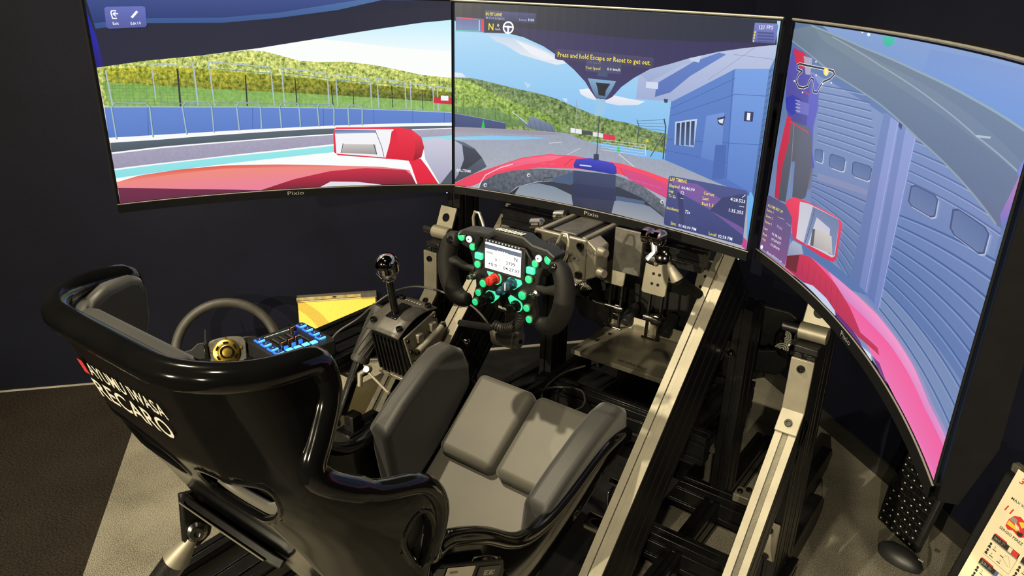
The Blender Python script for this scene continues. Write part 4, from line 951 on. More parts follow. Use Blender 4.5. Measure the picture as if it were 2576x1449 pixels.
for h in HOLES[:2]:
    hs,ht,ds,dt=h; lip=[]
    for k in range(25):
        a=-1.35+2.7*k/24; c,sn=math.cos(a),math.sin(a); e=2/2.6
        tt=ht+dt*.86*math.copysign(abs(sn)**e,sn); ss_=hs-.75*(abs(tt)-abs(ht))+ds*.90*abs(c)**e; lip.append(S(ss_,tt)+inward(ss_,tt)*.012)
    part(MB().tube(lip,.007,10),'lit_slot_padding','cushion',seat,ang=80)  # padding edge in a pale colour, painting in the lit lower lip
# rolled rim along the outline
rim=[]; N=90
for i in range(N,-1,-1): rim.append(S(NST*i/N,-1))
for j in range(1,41): rim.append(S(0,-1+2*j/40))
for i in range(1,N+1): rim.append(S(NST*i/N,1))
sm=rim[:]
for _ in range(3): sm=[sm[0]]+[(sm[k-1]+sm[k]*2+sm[k+1])/4 for k in range(1,len(sm)-1)]+[sm[-1]]
rr=[.0165 if abs(k-len(sm)/2)<46 else .0135 for k in range(len(sm))]
part(MB().tube(sm,rr,14),'rolled_rim','gloss_shell',seat,ang=80)
fr_=[S(NST,-1+2*j/24) for j in range(25)]; part(MB().tube(fr_,.008,8),'front_lip','gloss_shell',seat,ang=80)
# raised crease lines on the back shell
for sg in (-1,1):
    part(MB().tube([S(5.3+.15*k,sg*(.40+.012*k)) for k in range(24)],.006,8),'shell_crease','gloss_shell',seat,ang=80)
# head pad (U shaped) lining the wings, and back pad
def pad(name,s0,s1,t0,t1,d0,d1,m,ns=18,nt=36,label=None):
    A=[];B=[]
    for i in range(ns+1):
        ra=[];rb=[]
        for j in range(nt+1):
            s=s0+(s1-s0)*i/ns; t=t0+(t1-t0)*j/nt; p=S(s,t); n=inward(s,t)
            e=min(1,min(i,ns-i)/3.0,min(j,nt-j)/3.0); e=math.sqrt(max(0,1-(1-e)**2))
            ra.append(p+n*d0); rb.append(p+n*(d0+(d1-d0)*e))
        A.append(ra);B.append(rb)
    mb=MB().grid(A); o=len(mb.v); mb.grid(B); return part(mb,name,m,seat,ang=70,label=label)
pad('head_pad',.16,1.95,.40,1.0,.006,.024,'pad'); pad('head_pad',.16,1.95,-1.0,-.40,.006,.024,'pad'); pad('head_rest_pad',.14,2.0,-.44,.44,.006,.040,'pad')
pad('side_pad',4.7,7.3,.60,.97,.014,.034,'pad'); pad('side_pad',4.7,7.3,-.97,-.60,.014,.034,'pad')
pad('back_pad',5.1,7.6,-.56,.56,.008,.035,'pad')
wpd=[(-.975,.905),(-.964,.921),(-.939,.928),(-.901,.927),(-.883,.920),(-.876,.898),(-.878,.862),(-.888,.835),(-.908,.815),(-.940,.80),(-.968,.83)]
for sg in (-1,1):
    mb=MB(); n=len(wpd)
    for xi in (.152,.182):
        for y,z in wpd: mb.v.append(Vector((sg*(xi+(y+.92)*.42),y,z)))
    mb.f=[tuple(range(n)),tuple(range(2*n-1,n-1,-1))]+[(i,(i+1)%n,n+(i+1)%n,n+i) for i in range(n)]
    part(mb,'wing_pad','pad',seat,ang=50,bevel=(.011,5))
# thigh cushions and base pad (sloping up towards the pedals)
cs=Vector((0,.825,.565)).normalized(); cn=Vector((0,-cs.z,cs.y))
def cushion(x0,x1,y0,y1,h,zoff,name,m,bev,taper=0):
    """y0..y1 along the slope from reference point, top plane offset zoff"""
    ref=Vector((0,-.345,.381)); mb=MB()
    pts=[]
    for hh in (zoff-h,zoff):
        for (x,y) in ((x0,y0),(x1,y0),(x1+(taper if x1>0 else 0),y1),(x0-(taper if x0<0 else 0),y1)): pts.append(ref+Vector((x,0,0))+cs*y+cn*hh)
    mb.add(pts,[(3,2,1,0),(4,5,6,7),(0,1,5,4),(1,2,6,5),(2,3,7,6),(3,0,4,7)])
    o=part(mb,name,m,seat,ang=70,bevel=(bev,6)); return o
cushion(-.142,-.004,0,.192,.055,.0,'thigh_cushion','cushion',.016,.008)
cushion(.004,.142,0,.192,.055,.0,'thigh_cushion','cushion',.016,.008)
cushion(-.162,.162,-.225,.02,.03,-.035,'base_pad','cushion',.012)
# thigh bolsters: padded side walls
bp=[(-.468,.462),(-.405,.502),(-.330,.540),(-.275,.560),(-.238,.560),(-.212,.543),(-.196,.505),(-.200,.455),(-.300,.375),(-.455,.290)]
for sg in (-1,1):
    mb=MB(); n=len(bp)
    for xi,k in ((.160,0),(.214,1)):
        for y,z in bp: mb.v.append(Vector((sg*(xi+(z-.45)*.14),y,z)))
    mb.f=[tuple(range(n)),tuple(range(2*n-1,n-1,-1))]+[(i,(i+1)%n,n+(i+1)%n,n+i) for i in range(n)]
    part(mb,'thigh_bolster','pad',seat,ang=50,bevel=(.015,5))
# lettering on the head panel
def shell_text(s,x0,x1,s_base,cap,m,name,lean=0):
    vs,fs=text2d(s,1,True,3); a=min(v[0] for v in vs); b=max(v[0] for v in vs); mb=MB(); out=[]
    for vx,vy in vs:
        ss=s_base-vy/.72*cap; x=x0+(vx-a)/(b-a)*(x1-x0); ry,rz,w,ex,ey,ez=stn(ss); q=S(ss,.1)
        n=-inward(ss,.1); out.append(Vector((x,q.y,q.z))+n*.0052)
    mb.add(out,fs); return part(mb,name,m,seat,smooth=False)
shell_text('AYUMU IWASA',-.092,.068,1.33,.24,'logo_white','name_lettering'); shell_text('RECARO',-.104,.056,1.72,.30,'logo_white','brand_lettering')
mb=MB(); q=[]
for a,b in ((-.110,1.12),(-.098,1.12),(-.098,1.36),(-.110,1.36)):
    p=S(b,.1); q.append(Vector((a,p.y,p.z))-inward(b,.1)*.0052)
mb.add(q,[(0,1,2,3)]); part(mb,'flag_mark','flag_red',seat,smooth=False)
# brand mark on the right base rim, maker labels on the right base side
def side_text(s,a,b,up,m,name): return part(text_on(s,a,b,up),name,m,seat,smooth=False)
# seat: rear bracket plate with lug, tie rod
sb=thing('seat_bracket','black steel seat bracket with scuffed edge below the shell back','bracket',(-.1,-.85,.5))
mb=MB().prism([(-.195,-.012),(-.187,.008),(-.16,.016),(.03,.014),(.045,.004),(.04,-.008),(0,-.014)],(.008,-.876,.548),(1,0,0),(0,-.62,.62),(0,.010,.010)); part(mb,'cross_plate','black_metal',sb,bevel=(.002,2))
mb=MB().prism([(-.875,.560),(-.838,.548),(-.825,.500),(-.838,.462),(-.862,.452),(-.882,.470)],(-.192,0,0),(0,1,0),(0,0,1),(.012,0,0)); part(mb,'lug_plate','black_metal',sb,bevel=(.003,2))
part(MB().tube([(-.165,-.887,.561),(-.08,-.887,.5605),(.03,-.886,.5595)],.0014,8),'scuffed_edge','alu',sb)
tr=thing('tie_rod','carbon tie rod with silver cone end bolted behind the seat','tie rod',(-.26,-1.0,.36))
A=Vector((-.175,-.862,.488)); Bp=Vector((-.200,-.889,.438)); d=(Bp-A).normalized()
part(MB().lathe([(.006,-.008),(.015,-.007),(.015,.004),(.010,.008),(.010,.016),(.005,.016),(.005,.01)],A,(.75,-.5,.25),24),'rod_eye','steel',tr)
part(MB().cyl(A+d*.006,A+d*.018,.006,14),'jam_thread','steel',tr)
part(MB().lathe([(.009,.016),(.010,.020),(.0115,.026),(.0205,.060),(.021,.064)],A,d,28),'cone_end','alu_bright',tr)
part(MB().cyl(A+d*.064,A+d*.52,.0195,24),'carbon_tube','carbon',tr)
# right base side: labels
lp=thing('label_plate','grey seat side bracket with white and black maker labels','bracket',(.24,-.66,.30))
LO=Vector((.237,-.775,.585)); LU=Vector((.0,.84,-.543)); LV=Vector((.0,.543,.84))
part(MB().prism([(.01,-.10),(.20,-.10),(.20,-.02),(.185,.0),(.02,.0),(.01,-.01)],LO,LU,LV,(-.006,0,0)),'side_plate','black_metal',lp,bevel=(.002,2))
def lab(x0,y0,x1,y1,m,name,off=.001): return part(MB().prism([(x0,y0),(x1,y0),(x1,y1),(x0,y1)],LO+Vector((off,0,0)),LU,LV,(.0006,0,0)),name,m,lp,smooth=False)
# ------------------------------------------------------------------ rig frame: 45 degree side rails and base
rig=thing('rig_frame','black slotted aluminium cockpit frame with silver topped diagonal rails','frame',(0,-.1,0))
u45=Vector((0,1,1)).normalized(); n45=Vector((0,-1,1)).normalized()
for sx in (-1,1):
    X=.267*sx; top=Vector((X,.085,.785)); bot=Vector((X,-.62,.08))
    r=part(bar(bot-n45*.0835,top-n45*.0835,.04,.16,n45,'lr'),'diagonal_rail','black_profile',rig,ang=20)
    cap=MB(); 
    for a,b,h in ((-.020,-.0056,.003),(.0056,.020,.003),(-.0044,.0044,.0000)):
        cap.prism([(a,-.0035),(b,-.0035),(b,h-.003),(a,h-.003)],bot,(1,0,0),n45,top-bot)
    part(cap,'silver_face','alu_bright',r,ang=20)
# pedal deck rails & cross members
for X in (-.215,.185): part(bar((X,-.05,.255),(X,.62,.255),.04,.04,(0,0,1)),'deck_rail','black_profile',rig,ang=20)
for i,(y,z,h,x0,x1) in enumerate([(.20,.245,.08,-.247,.247),(.50,.25,.08,-.247,.247),(.255,.06,.08,-.45,.445),(.03,.06,.08,-.45,.445),(-.18,.05,.08,-.247,.445)]):
    part(bar((x0,y,z),(x1,y,z),h*.5 if i<2 else .04,h,(0,0,1)),'cross_member','black_profile',rig,ang=20)
for sx in (-1,1): part(bar((.267*sx,-.72,.04),(.267*sx,.62,.04),.04,.08,(0,0,1)),'floor_rail','black_profile',rig,ang=20)
for sx in (-1,1): part(bar((.267*sx,.30,.08),(.267*sx,.30,.60),.04,.08,(0,1,0)),'front_post','black_profile',rig,ang=20)
part(MB().box((-.135,.13,.106),(.63,.94,.006)),'base_panel','black_plastic',rig)
# small angle brackets on the cross members
for c,(yy,zz,xx) in enumerate([(.255,.104,.335),(.255,.104,.36)][:1]):
    b=part(MB().prism([(-.02,-.02),(.022,-.02),(.022,.02),(-.02,.02)],(xx,yy,zz),(1,0,0),(0,1,0),(0,0,.022)),'angle_bracket','alu_bright',rig,bevel=(.002,2))
    washer_bolt(rig,(xx-.008,yy-.004,zz+.022),(0,0,1)); washer_bolt(rig,(xx+.008,yy+.014,zz+.022),(0,0,1))
# side shelf carrying the controller
part(bar((-.52,-.47,.465),(-.52,.02,.465),.16,.04,(0,0,1),'tlr'),'side_shelf','black_profile',rig,ang=20)
part(bar((-.44,-.10,.42),(-.287,-.10,.42),.04,.04,(0,0,1)),'shelf_arm','black_profile',rig,ang=20)
part(MB().box((-.45,-.30,.44),(.10,.05,.012)),'shelf_tongue','black_metal',rig,bevel=(.004,2))
# front plate assembly with curved arms
fp=MB().prism([(-.30,.36),(.30,.36),(.33,.40),(.33,.47),(.29,.49),(-.29,.49),(-.33,.47),(-.33,.40)],(0,.57,0),(1,0,0),(0,0,1),(0,.012,0)); part(fp,'front_plate','black_metal',rig,bevel=(.003,2))
for sx in (-1,1):
    a=MB().prism([(.17,.40),(.25,.395),(.33,.42),(.345,.39),(.30,.335),(.25,.33),(.20,.30),(.16,.27),(.15,.33)],(0,.50,0),(sx,0,0),(0,0,1),(0,.016,0)); part(a,'curved_arm','black_metal',rig,bevel=(.005,3))
    for q in ((.27,.405),(.30,.40),(.19,.38)): washer_bolt(rig,(sx*q[0],.50,q[1]),(0,-1,0),False)
    part(MB().lathe([(.034,0),(.036,.01),(.034,.28),(.028,.30)],(sx*.17,.60,.0),(0,0,1),24),'foot_cylinder','black_plastic',rig)
mt=part(MB().prism([(-.95,-.30),(.05,-.30),(.05,1.0),(-.48,.98),(-.95,.43)],(0,0,.001),(1,0,0),(0,1,0),(0,0,.006)),'darkening_mat','black_plastic'); tag(mt,'added black mat to darken the carpet under the pedals and shifter','mat')  # added dark sheet that keeps the carpet here black
# monitor stand
ms=thing('monitor_stand','black monitor stand with vertical posts and silver diagonal struts','stand',(0,.1,0))
for sx in (-1,1):
    X=.467*sx
    part(bar((X,.055,.08),(X,.055,.648),.04,.08,(0,1,0)),'post','black_profile',ms,ang=20)
    part(bar((X,.14,.08),(X,.14,1.15),.04,.08,(0,1,0)),'rear_post','black_profile',ms,ang=20)
    a=Vector((X,-.395,.08)); b=Vector((X,.012,.527)); d=(b-a).normalized(); nn=Vector((0,-d.z,d.y))
    st=part(bar(a-nn*.043,b-nn*.043,.04,.08,nn,'lr'),'strut','black_profile',ms,ang=20)
    cap=MB()
    for p,q,h in ((-.020,-.0060,.003),(.0060,.020,.003),(-.0046,.0046,.0000)): cap.prism([(p,-.0035),(q,-.0035),(q,h-.003),(p,h-.003)],a,(1,0,0),nn,b-a)
    part(cap,'silver_face','alu_bright',st,ang=20)
    # bent strap bridging strut and post
    t0=b-d*.006-d*.042; pts=[t0,b-d*.002,Vector((X,.0135,.595)),Vector((X,.0135,.640))]
    br=MB(); prof=[]
    for k,p in enumerate(pts):
        nk=nn if k<2 else Vector((0,-1,0)); prof.append((p+nk*.0005,p+nk*.007))
    prof[1]=(pts[1]+nn*.001,pts[1]+(nn).normalized()*.008)
    V=[]
    for lo,hi in prof:
        for x in (-.0215,.0215):
            V+= [lo+Vector((x,0,0)),hi+Vector((x,0,0))]
    br.v=V
    for k in range(3):
        o=k*4; br.f+= [(o+1,o+3,o+7,o+5),(o,o+4,o+6,o+2),(o,o+1,o+5,o+4),(o+2,o+6,o+7,o+3)]
    br.f+=[(0,2,3,1),(12,13,15,14)]
    s=part(br,'bent_strap','alu_bright',ms,ang=25,bevel=(.0012,2))
    washer_bolt(ms,t0+d*.02+nn*.006,nn); washer_bolt(ms,Vector((X,.0070,.622)),(0,-1,0))
    # lower small bracket on the post
    br=MB().prism([(.165,.0),(.255,.0),(.262,.006),(.235,.012),(.200,.014),(.165,.006)],(X-.018,.0145,0),(0,0,1),(0,-1,0),(.036,0,0)); part(br,'lower_strap','alu_bright',ms,bevel=(.0012,2))
    washer_bolt(ms,(X,.004,.178),(0,-1,0)); washer_bolt(ms,(X,.006,.243),(0,-1,.3))
    # clamp on top of the post
    part(MB().box((X,.055,.655),(.044,.076,.014)),'end_cap','black_metal',ms,bevel=(.002,2))
    c=part(MB().lathe([(.0165,-.026),(.0165,.026)],(X,.055,.6785),(1,0,0),24),'clamp_roll','alu_bright',ms)
    part(MB().prism([(.060,.690),(.066,.686),(.088,.738),(.082,.742)],(X-.026,0,0),(0,1,0),(0,0,1),(.052,0,0)),'clamp_plate','alu_bright',ms,bevel=(.0015,2))
    part(MB().lathe([(.011,.0),(.011,.0008)],(X,.0705,.7155),(0,-.92,.39),20),'clamp_hole','knob_black',ms)
    part(MB().cyl((X-.058,.055,.6785),(X-.026,.055,.6785),.010,16),'clamp_pin','black_metal',ms)
    part(bar((X,-.70,.04),(X,.16,.04),.08,.08,(0,0,1)),'foot','black_profile',ms,ang=20)
    part(MB().prism([(.10,0),(.42,0),(.46,.02),(.46,.05),(.42,.085),(.10,.085)],(X-.01,0,0),(0,1,0),(0,0,1),(.03,0,0)),'foot_plate','black_metal',ms,bevel=(.002,2))
    part(MB().prism([(.10,0),(.68,0),(.72,.03),(.70,.06),(.30,.085),(.10,.085)],(X-.055,0,0),(0,1,0),(0,0,1),(.03,0,0)),'foot_plate','black_metal',ms,bevel=(.002,2))
    part(MB().box((X*.93,.02,1.02),(.05,.06,.05)),'arm_block','black_metal',ms,bevel=(.003,2))
part(bar((-.58,-.95,.04),(-.58,.10,.04),.04,.08,(0,0,1)),'foot','black_profile',ms,ang=20)
part(bar((-.49,.14,1.04),(.49,.14,1.04),.04,.08,(0,0,1)),'beam','black_profile',ms,ang=20)
for sx in (-1,1): part(MB().tube([(.467*sx,.16,1.04),(.60*sx,-.02,1.04),(.690*sx,-.215,1.036)],.018,12),'monitor_arm','black_metal',ms)
part(MB().box((0,.115,1.035),(.06,.03,.06)),'monitor_arm','black_metal',ms)
# knobs with silver arc pattern
def arc_knob(c,d,label):
    t=thing('patterned_knob',label,'knob',c,'round knobs with silver arcs'); c=Vector(c); x,y,z=orient(d)
    part(MB().lathe([(.030,-.03),(.040,-.02),(.042,0),(.036,.016),(.022,.026),(0,.029)],c,d,28),'dome','knob_black',t)
    def dome(px,py):
        r=math.hypot(px,py); h=.029-.6*r*r/.042*.55-(max(0,r-.03)**2)*60; return c+x*px+y*py+z*(h+.001)
    for (ox,oy,a0) in ((0,-.008,PI/2),(.020,.014,PI*1.1),(-.020,.014,-.1),(.024,-.020,PI*.6),(-.024,-.020,PI*.4)):
        for r in (.005,.010,.015):
            pts=[dome(ox+r*math.cos(a0-1.45+2.9*k/10),oy+r*math.sin(a0-1.45+2.9*k/10)) for k in range(11)]
            if max(((p-c).dot(x)**2+(p-c).dot(y)**2) for p in pts)<.0405**2: part(MB().tube(pts,.0020,5),'silver_arc','silver_paint',t)
arc_knob((.319,.515,.431),(.35,-.8,.5),'round black knob with silver arcs beside the right strut')
arc_knob((-.319,.515,.431),(.35,-.8,.5),'round black knob with silver arcs behind the steering wheel')
# ------------------------------------------------------------------ formula steering wheel (plane y=-0.31)
wh=thing('formula_steering_wheel','black formula steering wheel with glowing green buttons and lit screen','steering wheel',(0,-.31,.70))
YW=-.31
def WP(x,z,d=0): return Vector((x,YW-d,z))          # d: towards the driver
def plate(poly,m,name,par,d0,d1,bev=None,ang=30): return part(MB().prism(poly,WP(0,0,d0),(1,0,0),(0,0,1),(0,-(d1-d0),0)),name,m,par,ang=ang,bevel=bev)
half=[(0,.865),(.030,.866),(.048,.862),(.070,.858),(.092,.860),(.108,.852),(.112,.838),(.100,.826),(.083,.822),(.076,.806),(.074,.790),(.068,.776),(.066,.752),(.072,.735),(.073,.712),(.060,.708),(.046,.722),(.030,.722),(.018,.716),(0,.715)]
face=half+[(-x,z) for x,z in half[-2:0:-1]]
fp=plate(face,'carbon_plate','face_plate',wh,-.012,0,(.002,2))
# brow over the top
brow=[(-.100,.848),(-.084,.864),(-.047,.868),(-.027,.869),(-.016,.877),(.049,.878),(.070,.868),(.100,.866),(.117,.857),(.112,.846),(.098,.854),(.068,.856),(.046,.866),(-.012,.866),(-.03,.858),(-.05,.858),(-.08,.853)]
bw=plate(brow,'black_plastic','top_brow',wh,-.016,.016,(.003,3))
for k in range(9):
    x=-.013+.0066*k; part(MB().prism([(x,.0),(x+.0042,.0),(x+.0062,.012),(x+.0030,.012)],Vector((0,YW-.013,.8782+.00012*k)),(1,0,0),(0,1,0),(0,0,.0006)),'printed_mark','logo_white',bw,smooth=False)
# grips
gR=[(.103,.838),(.121,.832),(.131,.806),(.1325,.778),(.127,.750),(.114,.727),(.096,.719),(.080,.722)]
for sg in (-1,1):
    pts=[WP(sg*x,z,.004) for x,z in gR]
    fine=[]
    for i in range(len(pts)-1):
        q=[pts[max(i-1,0)],pts[i],pts[i+1],pts[min(i+2,len(pts)-1)]]
        for k in range(6): fine.append(Vector([cr(*[w_[j] for w_ in q],k/6) for j in range(3)]))
    fine.append(pts[-1]); n=len(fine)
    rad=[.0125+.0065*math.sin(PI*min(1,max(0,(i/n)*1.05)))**.7 for i in range(n)]; rad[0]=.008; rad[-1]=.007
    g=part(MB().tube(fine,rad,16),'grip','grip',wh,ang=70)
    part(MB().tube([WP(sg*.126,.796,.006),WP(sg*.108,.790,.004),WP(sg*.090,.784,.0),WP(sg*.070,.784,-.003)],[.013,.009,.007,.006],12),'thumb_rest','grip',g,ang=70)
    part(MB().lathe([(.0085,0),(.008,.012),(.0075,.017),(.004,.019)],WP(sg*.1115,.835,.004),(sg*.3,-1,.2),16),'thumb_button','knob_black',wh)
    part(MB().lathe([(.0085,0),(.0085,.006),(.0045,.008),(.0045,.018),(.0035,.02)],WP(sg*.070,.773,.0),(0,-1,0),16),'toggle_stick','steel',wh)
# display
dsp=plate([(-.045,.856),(.050,.855),(.049,.793),(-.040,.792)],'black_plastic','display_housing',wh,0,.008,(.0015,2))
plate([(-.0385,.8485),(.0415,.8485),(.0415,.7985),(-.0385,.7985)],'lcd','display_screen',dsp,.008,.0086)
plate([(-.0385,.8445),(.0415,.8445),(.0415,.8365),(-.0385,.8365)],'lcd_dark','display_band',dsp,.0086,.0088)
for k in range(11): part(MB().lathe([(.0018,0),(.0015,.001),(0,.0013)],WP(-.036+.0072*k,.8522,.008),(0,-1,0),8),'shift_light','lcd_grey',dsp)
for k in range(5): part(MB().lathe([(.0020,0),(.0018,.0004)],WP(-.010+.0052*k,.8362,.0088),(0,-1,0),10),'lamp_dot','btn_white',dsp)
plate([(-.036,.8320),(-.020,.8320),(-.020,.8275),(-.036,.8275)],'lcd_grey','display_tile',dsp,.0086,.0088)
plate([(-.0025,.833),(-.0020,.833),(-.0020,.822),(-.0025,.822)],'lcd_grey','display_rule',dsp,.0086,.0088)
for s,x0,x1,z,h in (('N',.0270,.0340,.8260,.0080),('0',-.0155,-.0110,.8165,.0060),('2799',.0090,.0290,.8160,.0062),('+0.0',-.0310,-.0110,.8055,.0062),('04.27.97',.0030,.0395,.8050,.0062)):
    part(text_on(s,WP(x0,z,.0089),WP(x1,z,.0089),Vector((0,0,h)),bold=True),'display_reading','lcd_ink',dsp,smooth=False)
for x0,x1,z in ((.0320,.0395,.8190),(-.0095,-.0020,.8160),(-.0075,-.0015,.8205),(-.0080,-.0010,.8100),(-.0080,-.0020,.8050)): plate([(x0,z),(x1,z),(x1,z+.0012),(x0,z+.0012)],'lcd_grey','display_tile',dsp,.0086,.0088)
for k in range(7): plate([(-.034+.0105*k,.8025),(-.027+.0105*k,.8025),(-.027+.0105*k,.8010),(-.034+.0105*k,.8010)],'lcd_grey','display_tile',dsp,.0086,.0088)
for sg in (-1,1): part(MB().tube([WP(sg*.050,.852,.006),WP(sg*.060,.838,.006),WP(sg*.066,.826,.004)],.0030,8),'side_strut','black_metal',wh)
# round buttons
for x,z,r in [(-.0967,.8445,.0078),(-.070,.8305,.0068),(-.058,.799,.0068),(-.0449,.764,.0072),(-.0557,.7428,.0066),(-.0629,.7216,.0066),(.0967,.8440,.0078),(.0698,.8307,.0066),(.0573,.798,.0070),(.0444,.7638,.0080),(.0551,.742,.0066),(.0613,.7213,.0066)]:
    b=part(MB().lathe([(r*1.28,0),(r*1.28,.005),(r*1.1,.006)],WP(x,z,0),(0,-1,0),20),'button_collar','btn_rim',wh); part(MB().lathe([(r,.004),(r,.007),(r*.8,.0082),(0,.0086)],WP(x,z,0),(0,-1,0),20),'button_cap','btn_green',b)
for x,z in ((-.079,.843),(.0760,.842)):
    b=part(MB().lathe([(.0075,0),(.0075,.004)],WP(x,z,0),(0,-1,0),18),'button_collar','btn_rim',wh); part(MB().lathe([(.0063,.003),(.0063,.006),(0,.0072)],WP(x,z,0),(0,-1,0),18),'button_cap','btn_white',b); part(MB().lathe([(.0016,.006),(.0014,.0078)],WP(x,z,0),(0,-1,0),8),'centre_mark','knob_black',b)
for x,z in ((-.056,.8155),(.0600,.8152)):
    part(MB().box(WP(x,z,.004),(.0165,.008,.0125)),'square_button','btn_green_hot',wh,bevel=(.002,2))
def light_pad(cx,cz,kx,kz,tx,tz):   # teardrop backlight round a knob
    d=Vector((tx-kx,tz-kz)); n=Vector((-d.y,d.x)).normalized(); d2=d.normalized(); r=.0125; pts=[]
    for k in range(15):
        a=PI*.5+PI*k/14; pts.append((kx+(d2.x*math.cos(a)+n.x*math.sin(a))*r,kz+(d2.y*math.cos(a)+n.y*math.sin(a))*r))
    pts+=[(tx-n.x*.0062,tz-n.y*.0062),(tx+d2.x*.004-n.x*.0035,tz+d2.y*.004-n.y*.0035),(tx+d2.x*.004+n.x*.0035,tz+d2.y*.004+n.y*.0035),(tx+n.x*.0062,tz+n.y*.0062)]
    return plate(pts,'btn_green_hot','knob_backlight',wh,0,.002)
for kx,kz,tx,tz,m in ((-.0185,.7800,-.0335,.7895,'knob_red'),(.0200,.7800,.0350,.7850,'knob_blue'),(-.0300,.7400,-.0150,.7465,'knob_black'),(.0300,.7385,.0160,.7495,'knob_black')):
    light_pad(0,0,kx,kz,tx,tz)
    pr=[]
    kb=MB().lathe([(.0112,.002),(.0112,.006),(.0090,.008),(.0090,.022),(.0075,.024),(0,.024)],WP(kx,kz,0),(0,-1,0),10); k_=part(kb,'rotary_knob',m,wh,ang=25)
    part(MB().box(WP(kx,kz,.0245),(.0022,.002,.014)),'pointer','logo_white' if m=='knob_blue' else m,k_)
part(MB().lathe([(.0085,0),(.0085,.010),(.0055,.022),(.004,.024)],WP(.0016,.763,0),(0,-1,0),8),'funky_switch','knob_blue',wh,ang=25)
plate([(-.012,.7225),(.010,.7215),(.010,.7258),(-.012,.7268)],'logo_white','maker_mark',wh,.0003,.0008)
# paddles behind
for sg in (-1,1):
    pl=[(sg*.062,.850),(sg*.080,.852),(sg*.086,.866),(sg*.093,.880),(sg*.103,.880),(sg*.107,.868),(sg*.104,.840),(sg*.098,.826)]
    ring=[Vector((x,-.268,z)) for x,z in pl]; part(MB().tube(ring,.0030,8),'shift_paddle','alu',wh)
# quick release and shaft
part(MB().lathe([(.038,0),(.038,.02),(.030,.025),(.030,.075),(.035,.08),(.035,.10)],(0,-.297,.788),(0,1,0),28),'quick_release','black_metal',wh)
for k in range(7):
    part(MB().tube([Vector((.055+.010*k,-.262,.852-.0028*k)),Vector((.060+.010*k,-.262,.858-.0028*k)),Vector((.066+.010*k,-.264,.852-.0028*k))],.0025,6),'coil_turn','cable',wh)
# coiled cable from the wheel
cc=thing('coiled_cable','thick ribbed black cable hanging below the steering wheel','cable',(0,-.28,.66))
cp=[Vector((.030,-.296,.720)),Vector((.026,-.294,.703)),Vector((.014,-.291,.687)),Vector((-.002,-.290,.675)),Vector((-.018,-.292,.671)),Vector((-.036,-.292,.674))]
hel=[]; n=300
def path(t):
    f=t*(len(cp)-1); i=min(int(f),len(cp)-2); q=[cp[max(i-1,0)],cp[i],cp[i+1],cp[min(i+2,len(cp)-1)]]; return Vector([cr(*[w_[j] for w_ in q],f-i) for j in range(3)])
for k in range(n+1):
    t=k/n; p=path(t); d=(path(min(1,t+.01))-path(max(0,t-.01))); x,y,_=orient(d); a=2*PI*17*t; hel.append(p+(x*math.cos(a)+y*math.sin(a))*.0075)
part(MB().tube(hel,.0030,6),'coil','cable',cc,ang=80); part(MB().tube([path(k/20) for k in range(21)],.0066,8),'core','cable',cc)
sp_=thing('silver_cylinder_bracket','silver cylinder bracket hanging below the coiled cable','bracket',(-.03,-.25,.62))
part(MB().lathe([(.016,-.030),(.021,-.028),(.021,.018),(.018,.020),(.018,.028),(.012,.030)],(-.028,-.255,.636),(1,.1,0),24),'cylinder','alu_bright',sp_); part(MB().box((-.028,-.235,.655),(.040,.012,.055)),'back_plate','alu_bright',sp_,bevel=(.003,2)); part(MB().tube([(-.03,-.24,.63),(-.12,-.18,.60),(-.245,-.14,.56)],.008,10),'arm','black_metal',sp_)
inst(BOLT_S,'bolt',sp_,fr((.002,-.257,.636),(1,-.2,0)))
# ------------------------------------------------------------------ wheel base motor
wb=thing('direct_drive_motor','silver direct drive wheel base box behind the steering wheel','motor',(.015,-.05,.70))
X0,X1,Z0,Z1=-.055,.068,.742,.826; F=-.138
part(MB().box(((X0+X1)/2,F+.006,(Z0+Z1)/2),(X1-X0,.012,Z1-Z0)),'front_plate','alu',wb,bevel=(.004,3))
part(MB().box(((X0+X1)/2,F+.012+.095,(Z0+Z1)/2),(X1-X0-.012,.19,Z1-Z0-.012)),'motor_body','black_metal',wb,bevel=(.006,3))
part(MB().box(((X0+X1)/2-.004,F+.11,Z1-.004),(.056,.17,.006)),'top_cover','hub_plate',wb,bevel=(.002,2))
for x in (X0+.012,X1-.012): part(MB().box((x,F+.11,Z1-.003),(.010,.20,.008)),'corner_rail','alu_bright',wb,bevel=(.002,2))
part(MB().prism([(X1,Z0),(X1+.022,Z0+.012),(X1+.022,Z1-.014),(X1,Z1)],(0,F+.002,0),(1,0,0),(0,0,1),(0,.05,0)),'side_flange','alu',wb,bevel=(.003,2))
for x,z in ((X0+.012,Z1-.012),(X1-.012,Z1-.012),(X1-.012,Z0+.012),(X0+.012,Z0+.012)): washer_bolt(wb,(x,F,z),(0,-1,0))
for z in (Z1-.022,Z0+.020): part(MB().lathe([(.011,0),(.011,.010),(.008,.016),(.008,.022),(.004,.022)],(X1+.018,F+.016,z),(1,-.3,.1),18),'side_screw','alu_bright',wb)
part(MB().lathe([(.030,0),(.030,.05),(.026,.06)],((X0+X1)/2-.006,F,.788),(0,-1,0),28),'drive_hub','black_metal',wb)
for x,y in ((X0-.018,-.10),(X0-.012,-.02)): part(MB().lathe([(.008,-.012),(.013,-.012),(.013,.012),(.008,.014)],(x,y,Z1-.005),(1,.1,.2),18),'eye_nut','steel',wb)
part(MB().box((.127,-.075,.800),(.062,.006,.090)),'shield_plate','hub_plate',wb,bevel=(.0015,2))
part(MB().box((.1585,-.073,.800),(.003,.012,.090)),'shield_edge','steel',wb)
part(bar((-.247,.03,.778),(.247,.03,.778),.04,.04,(0,0,1)),'mount_beam','black_profile',wb,ang=20)
